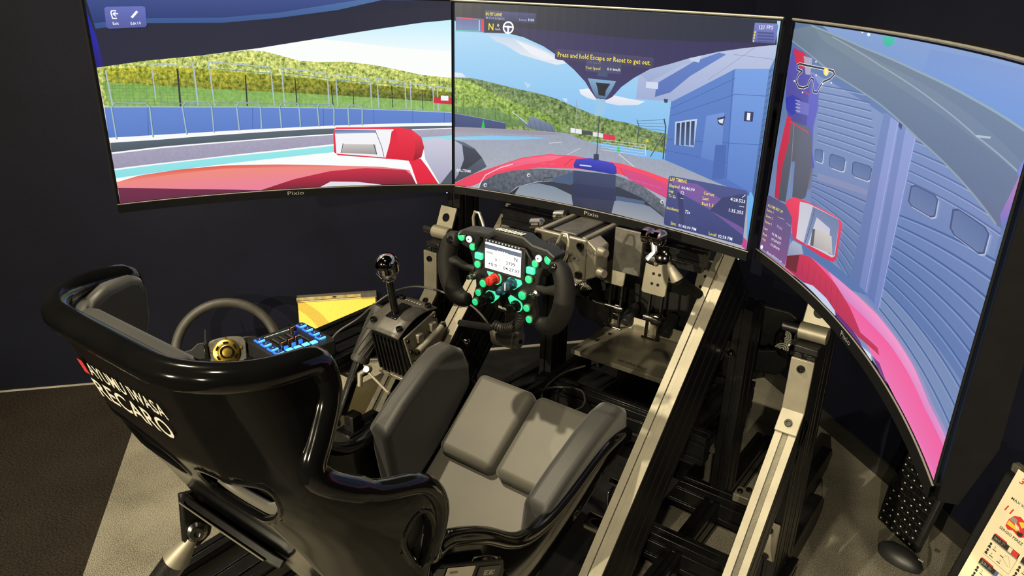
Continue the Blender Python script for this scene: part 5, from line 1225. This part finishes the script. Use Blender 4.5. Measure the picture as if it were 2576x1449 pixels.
lk=thing('steering_link','chrome rod-end linkage with cone end beside the wheel base','linkage',(.19,-.05,.70))
part(MB().lathe([(.012,-.022),(.016,-.020),(.016,-.008),(.010,-.006),(.010,.006),(.016,.008),(.016,.020),(.012,.022)],(.178,-.075,.842),(.9,-.2,.1),20),'roller','chrome',lk)
part(MB().tube([(.182,-.078,.832),(.188,-.085,.815),(.178,-.09,.800)],[.008,.007,.008],10),'arm','steel',lk)
part(MB().lathe([(.009,-.014),(.014,-.012),(.014,.012),(.009,.014)],(.205,-.082,.808),(.2,-.9,.3),18),'rod_eye','chrome',lk)
part(MB().lathe([(.009,-.012),(.009,.012)],(.186,-.088,.800),(.9,-.3,.0),14),'pin','steel',lk)
part(MB().lathe([(.005,.0),(.005,.010),(.007,.012),(.0125,.038),(.0125,.041)],(.212,-.080,.802),(.55,.10,-.80),22),'cone_end','alu_bright',lk)
q=Vector((.212,-.080,.802)); dd=Vector((.55,.10,-.80)).normalized(); part(MB().cyl(q+dd*.040,Vector((.262,.16,.62)),.0105,18),'tube','black_matte',lk)
# ------------------------------------------------------------------ pedals and heel plate
PY=.45
def pedal(name,label,poly,holes):
    t=thing(name,label,'pedal',(sum(p[0] for p in poly)/len(poly),PY,.28),'sim racing pedals'); cx=sum(p[0] for p in poly)/len(poly)
    w=Vector((0,.006,.0)); vv=Vector((0,.16,1)).normalized()
    zb=min(p[1] for p in poly)
    fp=part(MB().prism([(x,z-zb) for x,z in poly],(0,PY,zb),(1,0,0),vv,w),'face_plate','plate_steel',t,bevel=(.002,2))
    for x,z in holes:
        p=Vector((x,PY,zb))+vv*(z-zb); part(MB().lathe([(.0042,0),(.0042,.0006)],p+Vector((0,-.0012,0)),(0,-1,.16),12),'mount_hole','bolt',fp)
    for sx in (-.018,.018):
        part(MB().prism([(0,.29),(.012,.29),(.03,.55),(.018,.55)],(cx+sx-.003,PY+.01,0),(0,1,0),(0,0,1),(.006,0,0)),'pedal_arm','black_metal',t,bevel=(.001,2))
    for z in (.345,.41): part(MB().cyl((cx-.028,PY+.018,z),(cx+.028,PY+.018,z),.007,14),'cross_pin','steel',t)
    part(MB().box((cx,PY+.05,.285),(.09,.14,.02)),'base','black_metal',t,bevel=(.002,2))
    part(MB().cyl((cx,PY+.03,.40),(cx,PY+.12,.33),.014,16),'damper','steel',t)
    part(MB().lathe([(.018,0),(.020,.01),(.018,.06),(.012,.07)],(cx+.03,PY+.04,.36),(0,.7,.5),18),'spring_housing','black_plastic',t)
    return t
def rr_poly(x0,x1,z0,z1,r=.008,cut=None):
    pts=[]
    for cx,cz,a0 in ((x1-r,z0+r,-PI/2),(x1-r,z1-r,0),(x0+r,z1-r,PI/2),(x0+r,z0+r,PI)):
        for k in range(5): a=a0+PI/2*k/4; pts.append((cx+r*math.cos(a),cz+r*math.sin(a)))
    return pts
pedal('clutch_pedal','left steel pedal half hidden under the wheel base',rr_poly(-.205,-.140,.487,.60),[(-.175,.535)])
pedal('brake_pedal','middle steel pedal with four round holes',rr_poly(-.085,-.012,.489,.632),[(-.056,.548),(-.038,.548),(-.056,.520),(-.038,.520),(-.062,.575)])
pedal('throttle_pedal','right narrow steel pedal beside the diagonal rail',[(.062,.530),(.095,.475),(.125,.480),(.130,.61),(.122,.618),(.075,.618),(.066,.608)],[(.088,.575),(.080,.545),(.096,.56)])
hp=thing('heel_plate','brushed steel heel plate with dark lettering in front of the pedals','plate',(-.05,.38,.33))
hz=.345
part(MB().box((-.052,.385,hz),(.282,.225,.003)),'plate','plate_steel',hp,bevel=(.001,2))
part(MB().prism([(-.193,0),(.089,0),(.089,.030),(.082,.034),(-.180,.034),(-.193,.022)],(0,.497,hz),(1,0,0),(0,.25,1),(0,.003,0)),'back_flange','plate_steel',hp,bevel=(.001,2))
part(MB().prism([(-.193,0),(.089,0),(.089,-.012),(-.193,-.012)],(0,.2725,hz),(1,0,0),(0,0,1),(0,.003,0)),'front_lip','alu',hp,bevel=(.001,2))
part(text_on('HEUSINKVELD',(-.060,.292,hz+.0018),(.025,.292,hz+.0018),Vector((0,.012,0))),'brand_lettering','logo_dark',hp,smooth=False)
for x,y in ((-.165,.36),(-.155,.42)): inst(BOLT_S,'bolt',hp,fr((x,y,hz+.0015),(0,0,1)))
for x in (-.15,.05): part(MB().box((x,.40,hz-.035),(.03,.12,.066)),'riser','black_metal',hp,bevel=(.002,2))
# ------------------------------------------------------------------ shifter on the left rail
sf=thing('sequential_shifter','black finned gear shifter with chrome ball knob left of the seat','shifter',(-.33,-.23,.46))
fy=Vector((0,.968,.249)); dn=Vector((0,.226,-.974)); ax=Vector((1,0,0))
O=Vector((-.290,-.296,.572))          # near top corner of the right face
def SP(x,f,d): return O+ax*x+fy*f+dn*d
body=MB(); 
body.add([SP(x,f,d) for d in (.006,.118) for x,f in ((-.085,0),(0,0),(0,.117),(-.085,.117))],[(0,1,2,3),(7,6,5,4),(0,4,5,1),(1,5,6,2),(2,6,7,3),(3,7,4,0)])
sb_=part(body,'housing','black_metal',sf,bevel=(.003,2))
for k in range(11):
    part(MB().prism([(0,.012),(.004,.012),(.004,.110),(0,.110)],SP(.0,.006+.0104*k,0),fy,dn,(.005,0,0)),'cooling_fin','black_metal',sb_)
for k in range(7): part(MB().prism([(0,.016),(.004,.016),(.004,.112),(0,.112)],SP(-.080+.0115*k,-.0005,0),ax,dn,fy*-.005),'cooling_fin','black_metal',sb_)
# arched top cover
G=[]
for k in range(13):
    f=-.006+.130*k/12; h=.016*math.sin(PI*k/12); G.append([SP(-.092,f,.004-h),SP(-.06,f,.002-h),SP(-.02,f,.002-h),SP(.006,f,.004-h)])
cv_=part(MB().grid(G),'top_cover','hub_plate',sf,ang=60,solid=.003)
part(MB().prism([(-.062,.03),(-.030,.03),(-.030,.085),(-.062,.085)],SP(0,0,-.0125),ax,fy,dn*-.003),'gate_opening','knob_black',cv_,bevel=(.003,2))
for k in range(6): part(MB().box(SP(-.062+.0085*k,.100,-.0128),(.0012,.006,.001)),'gate_mark','logo_white',cv_)
for x,f in ((-.004,.012),(-.004,.108),(-.082,.108),(-.082,.012)): inst(BOLT,'bolt',sf,fr(SP(x,f,-.001-.016*math.sin(PI*(f+.006)/.13)),-dn))
ls=Vector((-.338,-.250,.585)); le=Vector((-.334,-.272,.690)); part(MB().cyl(ls,le,.0085,18),'lever','knob_black',sf)
d=(le-ls).normalized(); part(MB().lathe([(.010,.0),(.014,.002),(.015,.006),(.014,.010),(.019,.013),(.0262,.026),(.0268,.028),(.0262,.030),(.0268,.032),(.0262,.034),(.0272,.038),(.0262,.044),(.0235,.052),(.0185,.059),(.011,.064),(0,.066)],le-d*.008,d,32),'ball_knob','chrome',sf,ang=60)
# clamp plate and hinge on the right side
part(MB().prism([(.006,.008),(.112,.004),(.114,.040),(.10,.046),(.10,.085),(.012,.092)],SP(.006,0,0),fy,dn,(.005,0,0)),'clamp_plate','alu_bright',sf,bevel=(.0015,2))
for f,d_ in ((.014,.020),(.016,.050),(.020,.082),(.106,.014)): inst(BOLT_S,'bolt',sf,fr(SP(.011,f,d_),(1,0,0)))
part(MB().cyl(SP(.026,.025,.050),SP(.026,.108,.040),.0085,20),'hinge_barrel','alu_bright',sf)
for f in (.045,.090): part(MB().box(SP(.014,f,.030),(.016,.018,.020)),'hinge_knuckle','alu_bright',sf,bevel=(.002,2))
part(MB().lathe([(.0068,0),(.0068,.008),(.004,.008),(.004,.004)],SP(.026,.024,.0505),-fy,14),'hinge_bolt','bolt',sf); part(MB().lathe([(.0068,0),(.0068,.008),(.004,.008),(.004,.004)],SP(.026,.108,.040),fy,14),'hinge_bolt','bolt',sf)
part(MB().prism([(.05,.045),(.118,.034),(.128,.040),(.128,.055),(.080,.115),(.062,.115)],SP(.016,0,0),fy,dn,(.006,0,0)),'rail_clamp','alu_bright',sf,bevel=(.002,2))
part(MB().prism([(-.006,.120),(.014,.118),(.014,.126),(-.006,.128)],SP(-.085,0,0),fy,dn,(.095,0,0)),'base_edge','alu',sf,bevel=(.001,2))
cl=thing('clamp_lever','small silver clamp lever with long rod under the shifter','lever',(-.36,-.33,.45))
a=Vector((-.365,-.318,.476)); part(MB().lathe([(.009,-.006),(.010,.0),(.007,.008)],a,(.3,-.8,.4),16),'pivot','alu',cl)
part(MB().tube([a,a+Vector((-.012,-.012,-.012)),a+Vector((-.004,-.022,-.036))],[.006,.0075,.0055],12),'handle','alu_bright',cl); part(MB().tube([a+Vector((.008,-.004,-.006)),a+Vector((.062,.0,-.038))],.0032,10),'rod','alu_bright',cl); part(MB().lathe([(.004,-.004),(.006,0),(.004,.004)],a+Vector((.062,0,-.038)),(1,0,-.6),10),'rod_tip','alu_bright',cl)
# ------------------------------------------------------------------ handbrake
hb=thing('handbrake','black handbrake lever with twisted rubber grip and silver ball end','handbrake',(-.41,-.36,.33))
T0=Vector((-.399,-.237,.584)); T1=Vector((-.412,-.297,.475)); T2=Vector((-.415,-.362,.360)); d=(T0-T1).normalized(); L_=(T0-T1).length
part(MB().lathe([(.0205,-.004),(.0225,0),(.0215,.006),(.0205,.012),(.0205,L_-.012),(.0225,L_-.008),(.0235,L_),(.021,L_+.006),(.012,L_+.008)],T1,d,28),'rubber_grip','rubber',hb,ang=50)
x,y,_=orient(d)
for k in range(12): 
    pts=[]
    for j in range(15):
        a=2*PI*k/12+1.3*j/14; pts.append(T1+d*(.012+(L_-.024)*j/14)+(x*math.cos(a)+y*math.sin(a))*.0206)
    part(MB().tube(pts,.0014,5),'grip_rib','rubber',hb)
part(MB().box((T1+T2)/2,(.014,.026,(T1-T2).length),Matrix.Rotation(-math.atan2((T1-T2).y,(T1-T2).z),3,'X')),'lever_bar','black_metal',hb,bevel=(.003,2))
part(MB().tube([T1+Vector((.010,-.014,0)),T2+Vector((.010,-.012,0))],.0022,6),'cable_run','steel',hb)
part(MB().lathe([(.003,-.012),(.0065,-.009),(.0095,0),(.0065,.007),(0,.0096)],T2+Vector((0,-.012,-.018)),(0,-.4,-.9),18),'ball_end','chrome',hb,ang=70)
part(MB().box(T2+Vector((0,.06,-.075)),(.05,.12,.05)),'base_block','black_metal',hb,bevel=(.003,2)); part(MB().box((-.41,-.33,.30),(.03,.03,.10)),'mount_post','black_metal',hb,bevel=(.002,2))
# ------------------------------------------------------------------ audio fader controller
fc=thing('fader_controller','black fader controller with blue backlit keys on the side shelf','controller',(-.53,-.40,.49))
ca=Vector((.0125,.1394,0)).normalized(); cb=Vector((ca.y,-ca.x,0)); C0=Vector((-.597,-.4563,.527)); up=Vector((0,0,1))
def CP(x,y,h=0): return C0+ca*((x+.597)*0)+Vector((x+.597,y+.4563,h))
part(MB().prism([(0,0),(.138,0),(.142,.006),(.142,.128),(.134,.136),(.004,.136),(-.002,.128),(-.002,.004)],C0+up*-.036,ca,cb,(0,0,.036)),'case','black_plastic',fc,bevel=(.002,2))
def keybox(x,y,sx,sy,h,m,name,par): 
    R_=Matrix(((ca.x,cb.x,0),(ca.y,cb.y,0),(0,0,1))); return part(MB().box(CP(x,y,h/2),(sx,sy,h),R_),name,m,par,bevel=(.0015,2))
for x,y in ((-.5633,-.3338),(-.5364,-.3382),(-.5081,-.3424),(-.4825,-.3469),(-.5739,-.4416),(-.5468,-.4451),(-.5181,-.4493),(-.4946,-.4522)):
    k=keybox(x,y,.0185,.0195,.004,'led_blue','backlit_key',fc); keybox(x,y,.0125,.012,.0062,'key_blue_cap','key_cap',k); keybox(x+.001,y,.003,.003,.0068,'led_white','key_icon',k); keybox(x+.0085,y,.0165,.0025,.0056,'led_cyan','key_glow',k)
for x,y in ((-.4749,-.3718),(-.4801,-.39),(-.4822,-.4104),(-.4865,-.4287)): keybox(x,y,.0150,.013,.004,'led_cyan','backlit_key',fc)
for (x0,y0),(x1,y1) in zip([(-.5623,-.422),(-.5598,-.4042),(-.5589,-.385),(-.557,-.3673)],[(-.5017,-.430),(-.5005,-.4113),(-.4978,-.3924),(-.4957,-.3745)]):
    part(MB().prism([(-.0022,0),(.0022,0),(.0022,1),(-.0022,1)],CP(x0,y0,.0002),ca,(Vector((x1-x0,y1-y0,0))),(0,0,.0005)),'fader_slot','knob_black',fc,smooth=False)
    part(MB().prism([(.0030,0),(.0065,0),(.0065,1),(.0030,1)],CP(x0,y0,.0002),ca,(Vector((x1-x0,y1-y0,0))),(0,0,.0004)),'fader_scale','hub_plate',fc,smooth=False)
for x,y in ((-.5035,-.4316),(-.5040,-.4110),(-.5045,-.3915),(-.548,-.3690)):
    k=keybox(x,y,.011,.017,.016,'knob_black','fader_knob',fc); keybox(x,y,.0113,.0016,.0164,'orange_line','knob_line',k); keybox(x+.008,y,.010,.006,.010,'led_blue' if y<-.38 else 'key_blue_cap','knob_glow',k)
for k in range(20):
    t=k/19; keybox(-.5802+(.0086)*t,-.4234+.0634*t,.0018,.0018,.001,'led_green' if k in (11,12) else 'led_white','level_light',fc)
part(MB().tube([CP(-.47,-.34,-.018),CP(-.455,-.335,-.018)],.006,10),'usb_plug','black_plastic',fc)
tc_=thing('thin_cable','thin grey cable arching over the shifter from the controller','cable',(-.4,-.2,.52))
cpts=[Vector(q) for q in [(-.468,-.342,.510),(-.46,-.314,.537),(-.44,-.271,.560),(-.41,-.248,.595),(-.39,-.204,.618),(-.37,-.159,.622),(-.33,-.135,.619),(-.28,-.124,.611),(-.23,-.113,.595),(-.18,-.121,.57),(-.15,-.142,.552),(-.10,-.17,.60),(-.055,-.208,.652)]]
fine=[]
for i in range(len(cpts)-1):
    q=[cpts[max(i-1,0)],cpts[i],cpts[i+1],cpts[min(i+2,len(cpts)-1)]]
    for k in range(6): fine.append(Vector([cr(*[w_[j] for w_ in q],k/6) for j in range(3)]))
fine.append(cpts[-1]); part(MB().tube(fine,.0026,8),'cord','cable',tc_)
# ------------------------------------------------------------------ spare round wheel
sw=thing('round_steering_wheel','spare round steering wheel with gold quick release on the floor behind the seat','steering wheel',(-1.20,-.13,.0))
cW=Vector((-1.20,-.131,.180)); nW=Vector((.763,-.476,.436)).normalized(); xw=Vector((0,0,1)).cross(nW).normalized(); yw=nW.cross(xw)
def QP(a,b,c=0): return cW+xw*a+yw*b+nW*c
R0=.150
part(MB().tube([QP(R0*math.cos(2*PI*k/64),R0*math.sin(2*PI*k/64)) for k in range(64)],.0150,14,closed=True),'rim','rubber',sw,ang=70)
for sg in (-1,1): part(MB().prism([(sg*.045,-.02),(sg*.080,-.018),(sg*.145,-.012),(sg*.145,.012),(sg*.105,.018),(sg*.085,.034),(sg*.045,.036)],QP(0,0,-.004),xw,yw,nW*.010),'spoke','black_metal',sw,bevel=(.003,2))
part(MB().prism([(-.018,-.14),(.018,-.14),(.03,-.04),(-.03,-.04)],QP(0,0,-.004),xw,yw,nW*.010),'spoke','black_metal',sw,bevel=(.003,2))
hub=[(-.052,-.05),(.052,-.05),(.056,.020),(.052,.030)]+[(.052*math.cos(a)*1.0,.030+.012*math.sin(a)) for a in [PI*k/10 for k in range(1,10)]]+[(-.052,.030),(-.056,.020)]
part(MB().prism(hub,QP(0,0,.006),xw,yw,nW*.016),'hub_box','hub_plate',sw,bevel=(.003,2))
part(MB().box(QP(-.062,.004,.02),(.012,.05,.03),Matrix((xw,yw,nW)).transposed()),'paddle_block','knob_black',sw,bevel=(.002,2))
part(MB().prism([(-.066,.02),(-.060,.02),(-.056,.072),(-.060,.074)],QP(0,0,.02),xw,yw,nW*.004),'shift_paddle','black_metal',sw)
g=part(MB().lathe([(.018,.0),(.040,.0),(.040,.006),(.036,.009),(.022,.009),(.022,.016),(.018,.018)],QP(-.004,-.006,.022),nW,40),'gold_flange','brushed_gold',sw,ang=40)
for k in range(6):
    a=PI/6+PI/3*k; c=[QP(-.004+.030*math.cos(a+t),-.006+.030*math.sin(a+t),.0315) for t in (-.24,-.12,0,.12,.24)]; part(MB().tube(c,.0034,8),'flange_slot','knob_black',g)
part(MB().lathe([(.0195,.016),(.0205,.020),(.0185,.022),(.0155,.022),(.0145,.010),(.006,.010),(.005,.016)],QP(-.004,-.006,.022),nW,28),'socket','knob_black',g); 
for a in (PI/2,.2,PI-.2): part(MB().lathe([(.0045,.0),(.0045,.006),(.003,.008)],QP(-.004+.044*math.cos(a),-.006+.044*math.sin(a),.020),nW,12),'release_pin','brushed_gold',g)
rest=thing('wheel_rest','low black block holding the spare round wheel upright','block',(-1.27,-.09,0)); rb=Vector((-1.275,-.085,.0)); ang=math.atan2(nW.y,nW.x)
part(MB().box((-1.285,-.078,.06),(.04,.10,.12),Matrix.Rotation(ang,3,'Z')),'block','black_plastic',rest,bevel=(.004,2))
# ------------------------------------------------------------------ yellow card in a clear sleeve on the left wall
yc=thing('yellow_card_holder','yellow card in a clear sleeve low on the left wall','sign',(-1.13,.26,.06))
a=Vector((-1.214,.158,0))+NL*.062; h=DL*.267; vz=(-NL*.21+Vector((0,0,.978)))
CNn=h.cross(vz).normalized(); CNn=CNn if CNn.dot(NL)>0 else -CNn
def card(z0,z1,x0,x1,off,m,name,th=.0008): return part(MB().prism([(x0,z0),(x1,z0),(x1,z1),(x0,z1)],a+CNn*off,h,vz,CNn*th),name,m,yc,smooth=False)
card(.062,.252,.012,.985,.002,'yellow_card','card',.001); card(.055,.276,0,1,.004,'clear_sleeve','sleeve'); card(.258,.268,.0,1,.0055,'sleeve_clip','clip_bar',.003); card(.2535,.2555,.0,1,.0055,'label_white','sleeve_seam',.001); card(.262,.266,.45,.49,.0088,'bolt','clip_screw',.001)
card(.055,.276,-.004,.004,.0055,'knob_black','sleeve_edge',.001); card(.255,.270,.80,1,.009,'hub_plate','clip_tab',.001)
# ------------------------------------------------------------------ keyboard leaning on the right wall
kb=thing('keyboard','black keyboard standing on end against the right wall','keyboard',(.67,.51,0))
kh=ER; kv=(-NR*.095+Vector((0,0,.425))).normalized(); kn=kh.cross(kv).normalized()
if kn.z<0: kn=-kn
K0=Vector((.611,.543,.002))+NR*.006
def KP(x,y,z=0): return K0+kh*x+kv*y+kn*z
R_k=Matrix((kh,kv,kn)).transposed()
part(MB().box(KP(.068,.218,-.010),(.136,.436,.018),R_k),'tray','black_plastic',kb,bevel=(.003,2))
kme=MB().box((0,0,.003),(.0150,.0150,.006)); kme=kme.mesh('key'); kme.materials.append(MT['knob_black'])
pm=MB().box((0,0,0),(.0042,.0030,.0004)).mesh('key_legend'); pm.materials.append(MT['key_print'])
for r in range(6):
    for c in range(21):
        M_=Matrix.Translation(KP(.0165+.0205*r,.014+.0204*c,.0))@R_k.to_4x4(); o=inst(kme,'key',kb,M_)
        M2=Matrix.Translation(KP(.0165+.0205*r-.002+.003*random.random(),.014+.0204*c-.002+.004*random.random(),.0063))@R_k.to_4x4()
        if random.random()<.8:
            l=bpy.data.objects.new('key_legend',pm); COL.objects.link(l); l.parent=o; l.matrix_parent_inverse=Matrix(); l.matrix_basis=M_.inverted()@M2
# mouse on the carpet
mo=thing('computer_mouse','black wireless mouse on the carpet below the keyboard','mouse',(.69,.40,0))
md=Vector((.096,-.026,0)).normalized(); mx=Vector((-md.y,md.x,0)); G=[]
for i in range(17):
    t=i/16; y=-.052+.104*t; w_=.031*math.sqrt(max(.02,1-((t-.5)*1.93)**2))*(1-.10*t); hz_=.037*math.sqrt(max(.02,1-((t-.42)*1.75 if t<.42 else (t-.42)*1.66)**2)); row=[]
    for j in range(15):
        a=PI*j/14; row.append(Vector((.690,.402,.002))+md*y+mx*(w_*math.cos(a))+Vector((0,0,hz_*math.sin(a)**.75)))
    G.append(row)
part(MB().grid(G),'shell','black_plastic',mo,ang=80,subsurf=1,solid=.001); part(MB().tube([Vector((.690,.402,.0385))+md*-.030,Vector((.690,.402,.0395))+md*-.018],.0045,10),'scroll_wheel','knob_black',mo)
part(MB().box(Vector((.690,.402,.034))+md*.043,(.012,.003,.003),Matrix((md,mx,Vector((0,0,1)))).transposed()),'maker_mark','logo_grey',mo)
# ------------------------------------------------------------------ printed schedule sheet leaning on a black case
th=math.radians(15); pv=(-NR*math.sin(th)+Vector((0,0,math.cos(th)))); pn=ER.cross(pv).normalized(); pn=-pn if pn.y>0 else pn
PT=Vector((.851,.298,.400)); ps=thing('race_schedule_sheet','cream printed racing schedule sheet leaning on a black case','poster',(.95,.2,0))
def PR(poly,m,name,lift,par=None,th_=.0003): return part(MB().prism(poly,PT+pn*lift,ER,pv,pn*th_),name,m,par or ps,smooth=False)
def rct(x0,y0,x1,y1): return [(x0,y0),(x1,y0),(x1,y1),(x0,y1)]
sheet=PR(rct(0,-.412,.297,0),'paper','sheet',0,None,.0012)
def PTX(s,x0,x1,y,cap,m,it=0): return part(text_on(s,PT+ER*x0+pv*y+pn*.0016,PT+ER*x1+pv*y+pn*.0016,pv*cap+ER*(cap*it)),'printed_text',m,sheet,smooth=False)
PTX('33',.0136,.034,-.0225,.0125,'paper_red',.2); PTX('MAX VERSTAPPEN',.0164,.094,-.0603,.0052,'paper_black'); PTX('11',.0150,.0300,-.0875,.0128,'paper_red',.2); PTX('SERGIO PEREZ',.0246,.0791,-.1257,.0058,'paper_black')
PR([(.046,-.050),(.050,-.034),(.064,-.028),(.080,-.032),(.088,-.046),(.084,-.054),(.056,-.055)],'paper_grey','printed_helmet',.0013,sheet)
PR([(.0326,-.113),(.0322,-.098),(.038,-.085),(.050,-.079),(.064,-.083),(.074,-.096),(.074,-.110),(.066,-.116),(.050,-.112),(.040,-.117)],'paper_red','printed_helmet',.0013,sheet)
PR([(.0335,-.1085),(.034,-.099),(.052,-.101),(.060,-.108),(.050,-.108)],'paper_yellow','printed_helmet',.0016,sheet); PR([(.034,-.097),(.038,-.087),(.048,-.088),(.050,-.098)],'paper_grey','printed_visor',.0017,sheet); PR([(.052,-.089),(.060,-.084),(.068,-.090),(.062,-.097)],'paper_yellow','printed_helmet',.0017,sheet); PR([(.046,-.096),(.056,-.098),(.062,-.104),(.052,-.104)],'label_white','printed_helmet',.0018,sheet); PR([(.056,-.108),(.070,-.104),(.070,-.112),(.062,-.114)],'paper_black','printed_helmet',.0018,sheet)
for bx,by,tx in ((.0220,-.154,'MAR 28'),(.0225,-.214,'JUN 20'),(.0910,-.154,''),(.0910,-.214,'')):
    PR([(bx,by),(bx+.062,by),(bx+.062,by+.0115),(bx+.031,by+.0115),(bx+.029,by+.0145),(bx+.003,by+.0145),(bx,by+.011)],'paper_black','printed_bar',.0013,sheet); PR(rct(bx+.003,by+.0118,bx+.029,by+.0145),'paper_red','printed_strip',.0016,sheet); PR(rct(bx,by-.0028,bx+.062,by),'paper_grey','printed_rule',.0013,sheet)
    if tx: PTX(tx,bx+.004,bx+.029,by+.0030,.0068,'label_white')
    if tx=='JUN 20':
        for k,m in enumerate(('lcd_dark','label_white','paper_red')): PR(rct(bx+.038+.0072*k,by+.0005,bx+.0452+.0072*k,by+.011),m,'printed_flag',.0016,sheet)
    else: PR(rct(bx+.038,by+.0005,bx+.046,by+.011),'label_white','printed_flag',.0016,sheet); PR([(bx+.046,by+.0005),(bx+.060,by+.0005),(bx+.060,by+.011),(bx+.046,by+.011),(bx+.048,by+.0095),(bx+.0455,by+.0075),(bx+.048,by+.0055),(bx+.0455,by+.0035),(bx+.048,by+.002)],'paper_red','printed_flag',.0017,sheet)
    for q in (0,1):
        y=by-.0165-.0150*q; PR([(bx+.004+.0026*math.cos(k*.63),y+.0062+.0030*math.sin(k*.63)) for k in range(10)],'paper_black','printed_icon',.0013,sheet); PR([(bx+.0005,y-.003),(bx+.0075,y-.003),(bx+.0065,y+.001),(bx+.004,y+.0032),(bx+.0015,y+.001)],'paper_black','printed_icon',.0013,sheet)
        for k in (0,1): PR(rct(bx+.012+.018*k,y-.001,bx+.020+.018*k,y+.0005),'paper_black','printed_line',.0013,sheet)
    PTX('2',bx+.013,bx+.0165,by-.0130,.0055,'paper_grey'); PTX('4',bx+.013,bx+.0160,by-.0285,.0045,'paper_grey'); PTX('3',bx+.034,bx+.037,by-.0285,.0045,'paper_grey')
    tr_=[(bx+.040,by-.010),(bx+.046,by-.008),(bx+.058,by-.024),(bx+.054,by-.026),(bx+.036,by-.018)]
    part(MB().tube([PT+ER*a_+pv*b_+pn*.0014 for a_,b_ in tr_],.0004,4,closed=True),'printed_track','paper_grey',sheet)
    part(MB().tube([PT+ER*a_+pv*b_+pn*.0014 for a_,b_ in ((bx,by-.0375),(bx+.062,by-.0375),(bx+.0625,by))],.0005,4),'printed_rule','paper_grey',sheet)
bc=thing('black_case','black computer case standing behind the printed sheet','case',(.95,.3,0))
c0=Vector((.784,.215,0))-NR*.010-ER*.03; part(MB().prism([(0,0),(.12,0),(.12+.100,.375),(.100,.375)],c0,-NR,(0,0,1),ER*.36),'housing','black_plastic',bc,bevel=(.006,2))
part(MB().prism([(.0,.0),(.03,.0),(.03,.018),(.0,.018)],c0+(-NR)*.112+Vector((0,0,.374))+ER*.0,ER,-NR,(0,0,.020)),'worn_corner','worn_card',bc,bevel=(.004,2))
part(MB().prism([(.04,.03),(.18,.03),(.18,.20),(.04,.20)],c0+NR*.002,ER,(-NR*.2539+Vector((0,0,.967))),NR*.004),'side_panel','black_metal',bc,bevel=(.002,2))
# small speaker at the foot of the right wall
sp=thing('wall_speaker','small black box speaker at the foot of the right wall','speaker',(.02,1.08,0)); c=Vector((.03,1.09,.13))
part(MB().box(c,(.11,.12,.26),Matrix.Rotation(math.atan2(ER.y,ER.x),3,'Z')),'cabinet','black_plastic',sp,bevel=(.004,2)); part(MB().box(c+NR*.062,(.09,.008,.23),Matrix.Rotation(math.atan2(ER.y,ER.x),3,'Z')),'grille','black_metal',sp,bevel=(.002,2))
# seat slider hardware between seat and right rail
ss=thing('seat_slider','metal seat slider parts between the seat and right rail','slider',(.235,-.25,.2))
for sx in (1,-1):
    part(MB().cyl((sx*.205,-.30,.335),(sx*.245,-.30,.335),.018,18),'roller','chrome',ss); part(MB().prism([(-.33,.22),(-.29,.22),(-.22,.40),(-.245,.40)],(sx*.238,0,0),(0,1,0),(0,0,1),(sx*.005,0,0)),'link_arm','black_metal',ss,bevel=(.002,2))
    part(MB().prism([(-.27,.24),(-.24,.24),(-.255,.40),(-.28,.40)],(sx*.228,0,0),(0,1,0),(0,0,1),(sx*.005,0,0)),'link_arm','steel',ss,bevel=(.002,2))
    part(MB().cyl((sx*.215,-.24,.395),(sx*.250,-.24,.395),.007,14),'pin','chrome',ss); part(MB().box((sx*.225,-.36,.20),(.03,.30,.03)),'slide_track','black_metal',ss,bevel=(.002,2)); part(MB().box((sx*.24,-.20,.30),(.012,.05,.05)),'latch','alu',ss,bevel=(.002,2))
# maker labels on the right side plate
lab(.034,-.060,.104,-.004,'label_white','white_label'); lab(.118,-.060,.180,-.007,'knob_black','black_label')
def ltx(t_,x0,x1,y,h_,m): return part(text_on(t_,LO+LU*x0+LV*y+Vector((.002,0,0)),LO+LU*x1+LV*y+Vector((.002,0,0)),LV*h_),'label_lettering',m,lp,smooth=False)
ltx('RECARO',.134,.164,-.020,.008,'logo_white'); ltx('RECARO',.070,.092,-.040,.006,'logo_dark')
for y,x1 in ((-.012,.060),(-.022,.070),(-.038,.066)): lab(.040,y,x1,y+.0025,'paper_grey','label_line',.0018)
lab(.132,-.040,.170,-.030,'logo_grey','label_line',.0018); lab(.008,-.095,.028,-.004,'hub_plate','grey_strip',.001)
rn=Vector((.55,-.45,.70)).normalized()*.0150
part(text_on('RECARO',Vector((.214,-.722,.582))+rn,Vector((.2115,-.680,.555))+rn,Vector((-.0050,.0043,.0067))),'rim_lettering','logo_white',seat,smooth=False)
# thumb screws on the side rails and a loose cable under the seat
for q,dr in (((-.244,-.14,.517),(1,0,0)),((.291,.094,.564),(1,-.2,.2))): part(MB().lathe([(.004,0),(.004,.010),(.009,.011),(.010,.016),(.009,.021),(.004,.024)],q,dr,16),'thumb_screw','chrome',rig)
lc=thing('loose_cable','thin black cable looping on the deck between seat and pedals','cable',(-.2,.2,.28))
lp_=[Vector(v_) for v_ in ((-.16,.02,.30),(-.20,.08,.285),(-.17,.16,.285),(-.10,.18,.29),(-.06,.12,.285),(-.10,.06,.285),(-.17,.10,.29),(-.19,.22,.29),(-.15,.30,.30))]
fine=[]
for i in range(len(lp_)-1):
    q=[lp_[max(i-1,0)],lp_[i],lp_[i+1],lp_[min(i+2,len(lp_)-1)]]
    for k in range(6): fine.append(Vector([cr(*[w_[j] for w_ in q],k/6) for j in range(3)]))
part(MB().tube(fine,.003,8),'cord','cable',lc)
